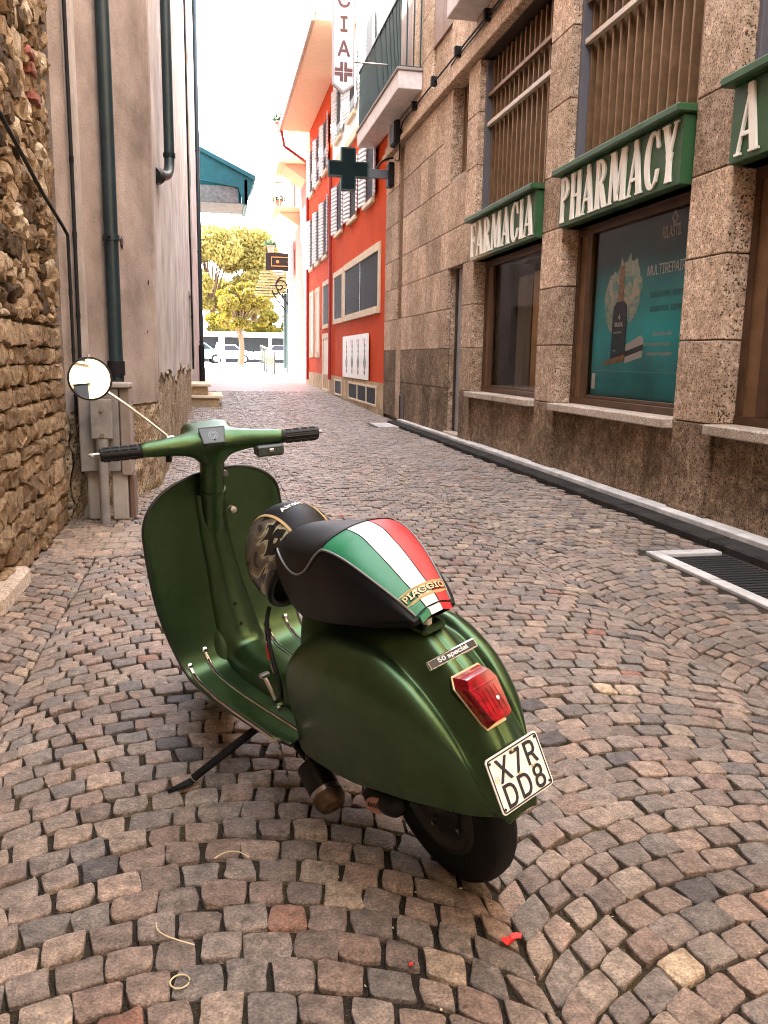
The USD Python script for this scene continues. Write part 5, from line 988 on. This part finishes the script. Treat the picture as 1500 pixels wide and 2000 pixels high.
def patch(name, v0f, v1f, x0, x1, mat, lift=.0022, n=40, m=10, bow=0.):
    xs = np.linspace(x0, x1, n); q = np.linspace(0, 1, m); X, Q = np.meshgrid(xs, q, indexing='ij'); v0, v1 = v0f(X), v1f(X); V = v0 + (v1 - v0) * Q; X2 = X + bow * (1 - (X0n(X, x0, x1))) * (1 - (2 * (V - .5) / .4) ** 2)
    P = seatpt(X2, V); du, dv = np.gradient(P, axis=0), np.gradient(P, axis=1); N = np.cross(du, dv); N /= np.linalg.norm(N, axis=2, keepdims=True) + 1e-9; N *= np.sign(N[..., 2:].mean())
    return put(SEAT, name, sheet(P + N * lift, .0035, flip=np.cross(du, dv)[..., 2].mean() < 0), mat, smooth=60)
def X0n(X, a, b): return np.clip((X - a) / (b - a), 0, 1)
kf = lambda v: (lambda X: v + 0 * X)
X0_, X1_ = .135, -.100
wv = lambda o: (lambda X: .5 + math.copysign(1, o) * (.047 + .014 * X0n(X, X0_, X1_)) + o * .0)
ge = lambda sg, gap: (lambda X: .5 + sg * (.047 + .014 * np.clip((X0_ - X) / (X0_ - X1_), 0, 1) + gap))
patch('green_stripe', kf(.305), ge(-1, .0025), X0_, X1_, LGREEN); patch('white_stripe', ge(-1, 0), ge(1, 0), X0_, X1_, LWHITE); patch('red_stripe', ge(1, .0025), kf(.695), X0_, X1_, LRED)
def piping(name, xv, vv, mat, r=.0028, lift=.003):
    P = seatpt(np.array(xv), np.array(vv)); c = np.array([0.1, 0, .66]); N = P - c; N[:, 0] *= .1; N /= np.linalg.norm(N, axis=1, keepdims=True); return put(SEAT, name, tube(curve(P + N * lift, 50), r, 7), mat, smooth=True)
GPIPE = plain('grey_piping_look', (.16, .16, .16), rough=.4)
for f in (lambda v: v, lambda v: 1 - v):
    piping('piping', [X0_, .08, 0, -.05, X1_], [f(.302)] * 5, GPIPE); piping('piping', [X0_, .16, .19, .23, .28, .33, .385], [f(v) for v in (.302, .25, .205, .18, .185, .22, .27)], GPIPE)
piping('piping', [X0_ + .001] * 9, np.linspace(.302, .698, 9), BLACK, .0018)
for sg in (-1, 1): piping('seam', np.linspace(X0_, X1_, 9), ge(sg, .0012)(np.linspace(X0_, X1_, 9)), BLACK, .0012, .0025)
# name patch at the back of the seat
GILT = plain('gilt_print_look', (.62, .5, .26), rough=.45)
def onseat(poly, x_mid, name, mat, width, lift=.0062):
    """A flat print (x to the right, y up) wrapped on the rear slope of the seat."""
    m = extr(poly.segmentize(.004) if True else poly, .0006); v = m.vertices.copy(); vv = .5 - 0 * v[:, 0]; vv = .5 + v[:, 0] / .26; xx = x_mid + v[:, 1] * .72
    P = seatpt(xx, vv); N = np.array([-.55, 0, .8]); N = N / np.linalg.norm(N); m.vertices = P + N * (lift + v[:, 2:3]); return put(SEAT, name, m, mat)
def text_poly(t, h, bold=False, sx=1.):
    m = meshkit.text_mesh(t, h, .002, bold); sec = m.section(plane_origin=[0, 0, .001], plane_normal=[0, 0, 1]); p, M_ = sec.to_2D(); g = shapely.union_all([q for q in p.polygons_full]); c = M_[:2, 3]; g = affinity.translate(g, c[0], c[1]); b = g.bounds
    return affinity.scale(affinity.translate(g, -(b[0] + b[2]) / 2, -(b[1] + b[3]) / 2), sx, 1, origin=(0, 0))
onseat(text_poly('PIAGGIO', .0145, True, 1.1).buffer(.0011), -.074, 'lettering_edge', BLACK, .1, .0056); onseat(text_poly('PIAGGIO', .0145, True, 1.1), -.074, 'lettering', GILT, .1, .0066); [onseat(sbox(*[q * .92 if i % 2 == 0 else q for i, q in enumerate(b_)]), -.074, 'lettering_frame', GILT, .1) for b_ in ((-.058, -.014, .058, -.0131), (-.058, .0131, .058, .014), (-.058, -.0131, -.0571, .0131), (.0571, -.0131, .058, .0131))]
for (v0, v1, mt) in ((.32, .436, LGREEN), (.443, .557, LWHITE), (.564, .68, LRED)):
    a, b = seatpt(np.array(-.102), np.array(v0)), seatpt(np.array(-.102), np.array(v1)); put(SEAT, 'tail_flap', hull([a + [-.006, 0, 0], b + [-.006, 0, 0], a + [-.012, 0, -.012], b + [-.012, 0, -.012], a + [.004, 0, 0], b + [.004, 0, 0]]), mt)
put(scoot, 'seat_base', cat(*[hull([(x0, s * y, z) for s in (-1, 1) for x0, y, z in ((.40, .07, .636), (.40, .08, .645), (.30, .10, .606), (.20, .105, .618), (.2, .108, .63))]), hull([(x0, s * y, z) for s in (-1, 1) for x0, y, z in ((-.09, .05, .668), (-.09, .055, .685), (0, .085, .655), (0, .09, .668), (.2, .105, .618), (.2, .108, .63))])]), BLACK)
put(scoot, 'seat_lock', lathe([(0, .030), (.009, .028), (.010, .0), (.006, -.01)], 16, (-.075, .004, .648), (-.4, .1, .8)), plain('lock_white_look', (.8, .78, .74), rough=.3)); put(scoot, 'seat_catch', cbox(-.1, -.03, -.03, .03, .64, .656, .006), PAINT)

# badge, tail lamp, number plate on the tail slope
bd = T(scoot.path, (0, 0, 0))
ex_, up_ = np.array([0, -1., 0]), np.array([.66, 0, .75]); up_ /= np.linalg.norm(up_); nn = np.cross(ex_, up_)
_o = np.array([-.138, 0, .598]) + nn * .006
ex2 = np.array([.0, -1, .0]); 
bg = put(scoot, 'name_badge', place(cbox(-.064, .064, -.0105, .0105, -.006, .003, .002), _o, ex2, up_, nn), CHROME); put(bg, 'field', place(box(-.061, .061, -.008, .008, .003, .0036), _o, ex2, up_, nn), plain('badge_black_look', (.012, .016, .022), rough=.35))
put(bg, 'lettering', place(extr(text_poly('50 special', .0088, True, 1.35), .0012), _o + nn * .0036, ex2, up_, nn), plain('badge_silver_look', (.7, .72, .74), rough=.35)); 
up_t = np.array([.63, 0, .777]); up_t /= np.linalg.norm(up_t); nt = np.cross(ex_, up_t); _o = np.array([-.222, .004, .535]) + nt * .003
def oct_(w0, w1, h, c=.2): return [(-w0 * (1 - c), h), (w0 * (1 - c), h), (w0, h * .62), (w1, -h * .78), (w1 * .8, -h), (-w1 * .8, -h), (-w1, -h * .78), (-w0, h * .62)]
def slab2(P0, z0, P1, z1): return hull([(x, y, z0) for x, y in P0] + [(x, y, z1) for x, y in P1])
RLENS = material('red_lens_look', {'g': ('geometry', {}), 'n': ('noise_texture', {'scale': 60., 'detail': 4.}), 'r': ('rgb_ramp', {'ramp': [(.3, (.16, .001, .005)), (.7, (.40, .005, .014))]}), 'p': ('principled_bsdf', {'roughness': .09, 'coat_weight': .6, 'coat_roughness': .04, 'transmission_weight': .15})}, [('g.position', 'n.vector'), ('n.fac', 'r.fac'), ('r.color', 'p.base_color')])
lamp = put(scoot, 'tail_lamp', place(slab2(oct_(.0425, .0295, .060), -.03, oct_(.0435, .030, .0605), -.0105), _o, ex_, up_t, nt), PAINT); put(lamp, 'bezel', place(slab2(oct_(.0452, .0315, .0625), -.0105, oct_(.0452, .0315, .0625), -.0065), _o, ex_, up_t, nt), plain('lamp_bezel_look', (.55, .46, .32), rough=.3, metal=.6))
_l0, _l1 = oct_(.0425, .029, .0595), [(-.029, .045), (.029, .045), (.036, .026), (.025, -.044), (.018, -.050), (-.018, -.050), (-.025, -.044), (-.036, .026)]
put(lamp, 'lens', place(slab2(_l0, -.0065, [(x, y - .006) for x, y in _l1], .028), _o, ex_, up_t, nt), RLENS); put(lamp, 'lens_rib', place(cbox(-.031, .031, .016, .0185, .026, .0305, .001), _o, ex_, up_t, nt), RLENS)
for k in range(5): put(lamp, 'lens_rib', place(cbox(-.020 + .010 * k - .0012, -.020 + .010 * k + .0012, -.042, .010, .026, .0292, .001), _o, ex_, up_t, nt), RLENS)
put(lamp, 'screw', place(lathe([(0, .003), (.004, .002), (.005, 0)], 10, (.012, -.018, .029), (0, 0, 1)), _o, ex_, up_t, nt), CHROME)
pp_ = .3245; up_p = np.array([math.sin(pp_), 0, math.cos(pp_)]); np_ = np.cross(ex_, up_p); _o = np.array([-.3006, 0, .3922]); pw, phh = .0695, .0575
def rr(w, h, r): return sbox(-w + r, -h + r, w - r, h - r).buffer(r, 6)
PLW = plain('plate_white_look', (.78, .75, .69), rough=.4, var=.05)
pl = put(scoot, 'number_plate', place(extr(rr(pw, phh, .008), .003), _o, ex_, up_p, np_), PLW); PLB = plain('plate_black_look', (.012, .012, .014), rough=.5)
put(pl, 'border', place(extr(rr(pw - .003, phh - .003, .006).difference(rr(pw - .0052, phh - .0052, .005)), .0012), _o + np_ * .003, ex_, up_p, np_), PLB)
for t_, cx, cy in (('X', -.034, .024), ('7', .004, .025), ('R', .040, .025), ('D', -.036, -.027), ('D', .003, -.026), ('8', .041, -.026)):
    put(pl, 'character', place(extr(affinity.translate(text_poly(t_, .046, False, .80).buffer(.0006), cx, cy), .0014), _o + np_ * .003, ex_, up_p, np_), PLB)
for x, y in ((-.061, .047), (.061, .047), (.061, -.047), (-.061, -.047)): put(pl, 'bolt', place(lathe([(0, .002), (.0028, .0015), (.003, 0)], 10, (x, y, .003), (0, 0, 1)), _o, ex_, up_p, np_), PLB)
put(pl, 'stamp', place(extr(Point(-.056, .012).buffer(.006).difference(Point(-.056, .012).buffer(.0045)).union(Point(-.056, .012).buffer(.002)), .0008), _o + np_ * .003, ex_, up_p, np_), GILT)
for x, y in ((.0, .0), (.035, -.001), (.0, .048)): put(pl, 'bolt', place(lathe([(0, .003), (.003, .002), (.0035, 0)], 10, (x, y, .003), (0, 0, 1)), _o, ex_, up_p, np_), GILT)
put(scoot, 'plate_bracket', hull([tuple(_o - np_ * q + ex_ * x + up_p * y) for q, x, y in ((.001, -.05, -.05), (.001, .05, -.05), (.001, -.05, .03), (.001, .05, .03), (.05, -.03, -.01), (.05, .03, -.01), (.05, -.03, .03), (.05, .03, .03))]), BLACK)
put(scoot, 'reflector_tab', tube([tuple(_o + ex_ * .07 - up_p * .035), tuple(_o + ex_ * .085 - up_p * .045)], .004, 6), CHROME)

# wheels
def wheel(name, o, parent=None, steer=None):
    def tr(m):
        if steer is not None: m = m.copy(); m.vertices = steer(m.vertices)
        return m
    prof = [(.128, -.030), (.150, -.037), (.180, -.040), (.198, -.033), (.207, -.018), (.209, 0), (.207, .018), (.198, .033), (.180, .040), (.150, .037), (.128, .030)]
    w = put(scoot, name, tr(lathe(prof, 56, o, (0, 1, 0))), TYRE, smooth=60)
    put(w, 'rim', tr(lathe([(.130, .031), (.134, .034), (.126, .034), (.118, .024), (.10, .018), (.06, .022), (.045, .03), (0, .03)], 40, o, (0, 1, 0))), plain('rim_look', (.035, .035, .035), rough=.45, metal=.6) if 'rear' in name else '/World/Looks/rim_look', smooth=40)
    put(w, 'rim', tr(lathe([(0, -.03), (.045, -.03), (.06, -.022), (.10, -.018), (.118, -.024), (.126, -.034), (.134, -.034), (.130, -.031)], 40, o, (0, 1, 0))), '/World/Looks/rim_look', smooth=40)
    put(w, 'hub', tr(lathe([(0, .062), (.03, .060), (.036, .045), (.05, .034), (.075, .028)], 24, o, (0, 1, 0))), ENG, smooth=30)
    for k in range(5): a = 2 * math.pi * k / 5; put(w, 'bolt', tr(lathe([(0, .014), (.006, .013), (.007, 0)], 6, np.array(o) + [.085 * math.cos(a), .019, .085 * math.sin(a)], (0, 1, 0))), CHROME)
    tr_ = [tr(cbox(-.012, .012, -.034, -.004, -.002, .002, .001)) for _ in ()]
wheel('rear_wheel', (-.035, 0, .2095))
for k in range(64):
    pass
# steering assembly turns about the raked head tube
_e = np.array([-math.sin(math.radians(25)), 0, math.cos(math.radians(25))]); _so = np.array([.85, 0, .95])
def steer(P):
    v = np.asarray(P, float) - _so; c, s = math.cos(_st), math.sin(_st); return _so + v * c + np.cross(np.broadcast_to(_e, v.shape), v) * s + (v @ _e)[..., None] * _e * (1 - c)
def stv(m): m = m.copy() if isinstance(m, trimesh.Trimesh) else trimesh.Trimesh(*m, process=False); m.vertices = steer(m.vertices); return m
wheel('front_wheel', (1.19, 0, .2095), steer=steer)
# mudguard over the front wheel
_a = np.radians(np.linspace(-15, 190, 40)); _q = np.linspace(-1, 1, 17); _MG = []
for a in _a:
    row = []
    for q in _q:
        wd = .062 + .02 * math.sin(max(0, a)); r_ = .232 + .035 * math.sqrt(max(0, 1 - q * q)) - .05 * abs(q) ** 4; row.append((1.19 + r_ * math.cos(a), q * wd, .2095 + r_ * math.sin(a)))
    _MG.append(row)
put(scoot, 'front_mudguard', stv(sheet(np.array(_MG), .003, flip=True)), PAINT, smooth=60)
put(scoot, 'fork', stv(tube(curve([(1.035, .0, .55), (1.08, .03, .44), (1.12, .062, .34), (1.17, .065, .23)], 16), .022, 12)), ENG, smooth=True)
# head tube, handlebar housing, grips, levers
put(scoot, 'steering_column', stv(cat(tube([(.868, 0, .91), (.945, 0, .745)], [.036, .034], 24))), PAINT, smooth=40); put(scoot, 'column_ring', stv(tube([(.914, 0, .812), (.922, 0, .795)], .0385, 24)), PAINT, smooth=40)
put(scoot, 'steering_lock', stv(lathe([(0, .012), (.009, .012), (.011, 0)], 14, (.872, -.03, .86), (-.8, -.5, .1))), STEEL)
put(scoot, 'head_tube', tube([(.93, 0, .79), (.99, 0, .66), (1.02, 0, .56)], [.034, .036, .036], 20), PAINT, smooth=40)
_HB = [((.805, .205, .962), .0215, (.825, .10, .962), .029), ((.825, .10, .962), .029, (.85, .035, .958), .04), ((.805, -.205, .962), .0215, (.825, -.10, .962), .029), ((.825, -.10, .962), .029, (.85, -.035, .958), .04), ((.85, .035, .958), .04, (.85, -.035, .958), .04), ((.845, .02, .955), .042, (.868, 0, .905), .036), ((.845, -.02, .955), .042, (.868, 0, .905), .036)]
_hm = manifold3d.Manifold.batch_boolean([spheres_hull(*b) for b in _HB] + [manifold3d.Manifold.batch_hull([spheres_hull((x, y, z), r, (x, -y, z), r) for x, y, z, r in ((.83, .038, .962, .032), (.945, .05, .985, .028), (.955, .05, .935, .028), (.85, .03, .935, .028))])], manifold3d.OpType.Add)
_hm = man_to_tm(_hm, .009, 22); put(scoot, 'handlebar_housing', stv(_hm), PAINT, smooth=True)
_uh = np.array([.60, 0, .80]); _uh /= np.linalg.norm(_uh); _nh = np.cross(ex_, _uh); _oh = np.array([.812, 0, .975]) + _nh * .013
spd = put(scoot, 'speedometer_cover', stv(place(slab2([(-.036, .026), (.036, .026), (.029, -.024), (-.029, -.024)], -.012, [(-.034, .024), (.034, .024), (.027, -.022), (-.027, -.022)], .0055), _oh, ex_, _uh, _nh)), plain('cover_look', (.05, .06, .06), rough=.35)); put(spd, 'rim', stv(place(extr(Polygon([(-.037, .027), (.037, .027), (.030, -.025), (-.030, -.025)]).difference(Polygon([(-.034, .0245), (.034, .0245), (.0275, -.0225), (-.0275, -.0225)])), .005), _oh + _nh * .001, ex_, _uh, _nh)), TRIM)
put(spd, 'emblem', stv(place(extr(unary_union([Point(0, .001).buffer(.013).difference(Point(0, .001).buffer(.0115)), Polygon([(-.007, .008), (.007, .008), (.007, -.002), (0, -.009), (-.007, -.002)]).difference(Polygon([(-.0055, .0065), (.0055, .0065), (.0055, -.001), (0, -.007), (-.0055, -.001)]))]), .0008), _oh + _nh * .0055, ex_, _uh, _nh)), plain('emblem_grey_look', (.16, .17, .17), rough=.3, metal=.5)); put(spd, 'hole', stv(place(lathe([(0, .0008), (.0028, .0006), (.003, 0)], 10, (.003, -.014, .0055), (0, 0, 1)), _oh, ex_, _uh, _nh)), BLACK)
for s in (1, -1):
    g = put(scoot, 'grip', stv(tube([(.806, s * .198, .962), (.805, s * .203, .9615), (.805, s * .303, .9612), (.805, s * .3055, .961)], [.0215, .0185, .0185, .0165], 18)), RUBBER, smooth=40)
    for k in range(10):
        a = 2 * math.pi * k / 10
        for j in range(4): y0 = s * (.208 + j * .0235); put(g, 'grip_rib', stv(tube([(.805 + .0188 * math.cos(a), y0, .9612 + .0188 * math.sin(a)), (.805 + .0188 * math.cos(a), y0 + s * .019, .9612 + .0188 * math.sin(a))], .0021, 5)), RUBBER)
    put(scoot, 'lever', stv(tube(curve([(.84, s * .19, .955), (.87, s * .22, .953), (.875, s * .28, .953), (.862, s * .335, .955)], 20), .0052, 8)), ALU, smooth=True)
    put(scoot, 'lever_pivot', stv(lathe([(0, -.012), (.009, -.012), (.009, .012), (0, .012)], 12, (.835, s * .185, .95), (0, 0, 1))), STEEL)
put(scoot, 'lever_tip', stv(lathe([(0, -.006), (.0065, -.003), (.0065, .003), (0, .006)], 12, (.845, .325, .955), (0, 1, 0))), ALU); put(scoot, 'choke_knob', stv(lathe([(0, -.016), (.008, -.014), (.008, 0)], 12, (.822, .125, .935), (0, 0, 1))), BLACK)
sb = put(scoot, 'switch_box', stv(cbox(.775, .825, -.195, -.115, .912, .945, .006)), plain('switch_look', (.025, .035, .03), rough=.4)); put(sb, 'button', stv(cbox(.77, .776, -.165, -.15, .925, .935, .002)), STEEL)
# mirror on a long bright stalk
_md = np.array([(175 - 750) / FPX, (1000 - 740) / FPX, -1.0]); _mw = np.array([0, 0, EYE]) + (_B.T @ _md) * 2.20
_ma = w2s(_mw); _mb = steer(np.array([(.835, .115, .985)]))[0]
_fc = _R.T @ ((np.array([0.62, -.4, 1.38]) - _mw) / np.linalg.norm(np.array([0.62, -.4, 1.38]) - _mw)); _fc /= np.linalg.norm(_fc)
_stk = tube(curve([tuple(_mb), tuple(_mb + (_ma - _mb) * .5 + [0, 0, .004]), tuple(_ma - _fc * .012 + (_mb - _ma) / np.linalg.norm(_mb - _ma) * .035)], 20), .0042, 8); mir = put(scoot, 'mirror', lathe([(0, -.02), (.03, -.018), (.052, -.004), (.0575, .004), (.0575, .008), (.0535, .009), (.052, .005)], 40, _ma, _fc), RUBBER, smooth=35)
put(mir, 'glass', lathe([(0, .0062), (.03, .0060), (.0525, .0052), (.0525, .003)], 40, _ma, _fc), plain('mirror_glass_look', (.9, .88, .82), rough=.015, metal=1.), smooth=40); put(mir, 'stalk', _stk, CHROME, smooth=True); put(mir, 'stud', lathe([(0, .006), (.003, .005), (.004, 0)], 8, _ma + _R.T @ np.array([0, 0, .058]), _R.T @ np.array([0, 0, 1.])), CHROME)
put(mir, 'clamp', stv(cbox(.822, .848, .10, .128, .972, .992, .005)), STEEL)

# engine, silencer, stands
put(scoot, 'engine', man_to_tm(manifold3d.Manifold.batch_boolean([spheres_hull((.24, -.03, .22), .085, (.02, -.06, .22), .10), spheres_hull((.20, .02, .20), .07, (.05, .0, .2), .06), manifold3d.Manifold.cube([.16, .12, .12], True).translate([.27, -.02, .28])], manifold3d.OpType.Add), .03, 4), ENG, smooth=40)
put(scoot, 'under_tray', box(-.20, .36, -.10, .10, .30, .31), BLACK)
_m0, _m1 = np.array([.352, .135, .178]), np.array([.242, .150, .108]); _ma_ = (_m1 - _m0) / np.linalg.norm(_m1 - _m0); Lm = float(np.linalg.norm(_m1 - _m0))
sil = put(scoot, 'silencer', lathe([(0, 0), (.038, 0), (.041, .006), (.041, .075), (.038, .08)], 28, _m0, _ma_), plain('silencer_look', (.014, .013, .013), rough=.45, metal=.6, var=.5, vscale=25.), smooth=35)
put(sil, 'band', lathe([(.038, .078), (.042, .080), (.042, .092), (.038, .094)], 28, _m0, _ma_), STEEL, smooth=30); put(sil, 'rusty_end', lathe([(.039, .093), (.0405, .098), (.0405, .112), (.032, .128), (.012, .134), (.011, .12), (0, .12)], 28, _m0, _ma_), RUST, smooth=35, label='rust brown end of the silencer')
put(sil, 'pipe', tube(curve([tuple(_m0 + _ma_ * .01), (.38, .09, .22), (.33, .03, .2), (.25, 0, .19)], 16), .014, 10), RUST, smooth=True)
eb = put(scoot, 'exhaust_box', man_to_tm(spheres_hull((.14, .085, .165), .032, (.05, .085, .185), .035), .015, 3), ENG, smooth=40)
_en = np.array([-.35, .9, .25]); _en /= np.linalg.norm(_en); _ex = np.cross([0, 0, 1.], _en); _ex = -_ex / np.linalg.norm(_ex) * -1; _eu = np.cross(_en, _ex); _eo = np.array([.095, .085, .172]) + _en * .0355
put(eb, 'maker_plate', place(extr(affinity.scale(Point(0, 0).buffer(1, 20), .030, .020), .003), _eo, _ex, _eu, _en), plain('maker_plate_look', (.42, .22, .17), rough=.5, metal=.4)); put(eb, 'lettering', place(extr(text_poly('MARRI', .011, True, .95), .0012), _eo + _en * .003, _ex, _eu, _en), plain('maker_letter_look', (.06, .03, .025), rough=.6))
_foot, _piv = w2s((-.0946, 2.2006, .008)), np.array([.60, .12, .205])
ss_ = put(scoot, 'side_stand', tube([tuple(_piv), tuple(_foot + (_piv - _foot) * .08)], .0115, 10), BLACK, smooth=True); _ft = (w2s((-.15, 2.155, .008)) - _foot); put(ss_, 'foot', hull([tuple(_foot + d + [0, 0, z]) for d in (np.zeros(3), _ft * .9) for z in (-.004, .008)] + [tuple(_foot + np.array([q, r_, 0]) * .018) for q in (-1, 1) for r_ in (-1, 1)]), BLACK)
put(scoot, 'stand_spring', cat(*[tube([(.57 - .10 * q + .009 * math.cos(40 * q), .12 + .04 * q, .20 - .11 * q + .009 * math.sin(40 * q)) for q in np.linspace(0, 1, 60)], .0025, 5)]), STEEL)
put(scoot, 'centre_stand', cat(tube([(.55, .11, .19), (.40, .125, .175), (.36, .125, .17)], .011, 8), tube([(.55, -.11, .19), (.40, -.125, .175), (.36, -.125, .17)], .011, 8), tube([(.55, .11, .19), (.55, -.11, .19)], .011, 8)), BLACK, smooth=True)
put(scoot, 'floor_rib', cat(box(.40, .90, -.12, -.09, .20, .23), box(.40, .90, .09, .12, .20, .23)), BLACK)

# helmet hung at the front of the seat
_hc = np.array([.53, -.03, .665]); _hxa = np.array([.80, .10, .62]); _hxa /= np.linalg.norm(_hxa); _hya = np.cross([0, 0, 1.], _hxa); _hya /= np.linalg.norm(_hya); _hza = np.cross(_hxa, _hya)
HM = SM.copy(); HM[:3, :3] = _R @ np.stack([_hxa, _hya, _hza], 1); HM[:3, 3] = s2w(_hc)
helm = thing('helmet', 'open face helmet with camouflage sides and dark leather band hanging before the seat', 'helmet', matrix=HM)
hr = np.array([.142, .128, .148])
def hp(th, ph, k=1.): return np.stack([hr[0] * k * np.cos(th), hr[1] * k * np.sin(th) * np.cos(ph), hr[2] * k * np.sin(th) * np.sin(ph)], -1)
CAMO = material('camo_look', {'tc': ('texture_coordinate', {}), 'mp': ('mapping', {'scale': (17., 17., 8.)}), 'n': ('noise_texture', {'scale': 1., 'detail': 2., 'distortion': .8}), 'r': ('rgb_ramp', {'ramp': [(0, (.006, .006, .006)), (.40, (.075, .07, .062)), (.5, (.13, .10, .06)), (.55, (.27, .27, .19)), (.6, (.006, .006, .006))], 'interpolate': False}), 'p': ('principled_bsdf', {'roughness': .3, 'coat_weight': .4, 'coat_roughness': .1})}, [('tc.object', 'mp.vector'), ('mp.vector', 'n.vector'), ('n.fac', 'r.fac'), ('r.color', 'p.base_color')])
_th = np.radians(np.linspace(1, 112, 30)); _ph = np.linspace(0, 2 * np.pi, 61); _TH, _PH = np.meshgrid(_th, _ph, indexing='ij'); _HS = hp(_TH, _PH); put(helm, 'shell', sheet(_HS, .006, flip=False), CAMO, smooth=60)
put(helm, 'lining', grid(hp(_TH, _PH, .93), True), BLACK, smooth=60); put(helm, 'padding', grid(hp(np.radians(np.linspace(60, 112, 12))[:, None] + 0 * _ph, _ph + 0 * np.linspace(0, 1, 12)[:, None], .86), True), BLACK, smooth=60)
put(helm, 'rim', tube(hp(np.radians(112) + 0 * _ph[:-1], _ph[:-1], .985), .0085, 8, closed=True), RUBBER, smooth=True)
def hstrip(name, y0, y1, k, mat, t0=-115, t1=112, n=40, th=.003):
    tt = np.radians(np.linspace(t0, t1, n)); yy = np.linspace(y0, y1, 9); P = []
    for t in tt: P.append([(hr[0] * k * math.cos(t) * math.sqrt(max(0, 1 - (y / hr[1]) ** 2)), y, hr[2] * k * math.sin(t) * math.sqrt(max(0, 1 - (y / hr[1]) ** 2))) for y in yy])
    P = np.array(P); N = np.cross(np.gradient(P, axis=0), np.gradient(P, axis=1)); return put(helm, name, sheet(P, th, flip=(N * P).sum() < 0), mat, smooth=60)
hstrip('leather_band', -.052, .052, 1.016, LEATHER); TAN = plain('tan_trim_look', (.45, .32, .15), rough=.5)
hstrip('tan_trim', .052, .0585, 1.022, TAN); hstrip('tan_trim', -.0585, -.052, 1.022, TAN)
def onhelm(poly, phi0, name, mat):
    m = extr(poly.segmentize(.004), .001); v = m.vertices.copy(); t = math.radians(phi0) - v[:, 1] / .145; y = v[:, 0]; q = np.sqrt(np.maximum(0, 1 - (y / hr[1]) ** 2)); k = 1.019 + v[:, 2] / .14
    m.vertices = np.stack([hr[0] * k * np.cos(t) * q, -y * 1.0, hr[2] * k * np.sin(t) * q], 1); return put(helm, name, m, mat)
onhelm(text_poly('AiroH', .016, True, 1.2), 62, 'lettering', plain('helmet_print_look', (.75, .75, .73), rough=.4)); onhelm(sbox(-.010, -.006, .010, .006).difference(sbox(-.006, -.003, -.002, .003)).difference(sbox(.001, -.003, .006, .001)), 100, 'logo_tab', '/World/Looks/helmet_print_look')
for a, b in ((96, 40), (98, -200), (75, 200)): P = hp(math.radians(a), math.radians(b), 1.0); put(helm, 'stud', lathe([(0, .003), (.006, .002), (.007, 0)], 12, P, P / hr ** 2 / np.linalg.norm(P / hr ** 2)), BLACK)
_hl = lambda p: (np.linalg.inv(HM) @ np.r_[s2w(p), 1])[:3]
def hseg(P, r, ry=None): return tube(curve([_hl(p) for p in P], 16), r, 8, ry=ry)
put(helm, 'chin_strap', hseg([(.54, .07, .55), (.50, .11, .50), (.455, .13, .445), (.44, .135, .41)], .006, .0025), RUBBER, smooth=True); put(helm, 'strap_loop', hseg([(.44, .135, .41), (.43, .138, .37), (.45, .135, .33), (.47, .125, .335)], .006, .003), RUBBER, smooth=True)
put(helm, 'buckle', hseg([(.515, .10, .505), (.49, .118, .478)], .009, .004), CHROME, smooth=30); put(helm, 'red_tab', hseg([(.497, .115, .468), (.475, .128, .44)], .008, .0035), plain('red_tab_look', (.6, .03, .02), rough=.4), smooth=30); put(helm, 'slide', hseg([(.47, .128, .43), (.452, .132, .41)], .008, .004), STEEL, smooth=30)
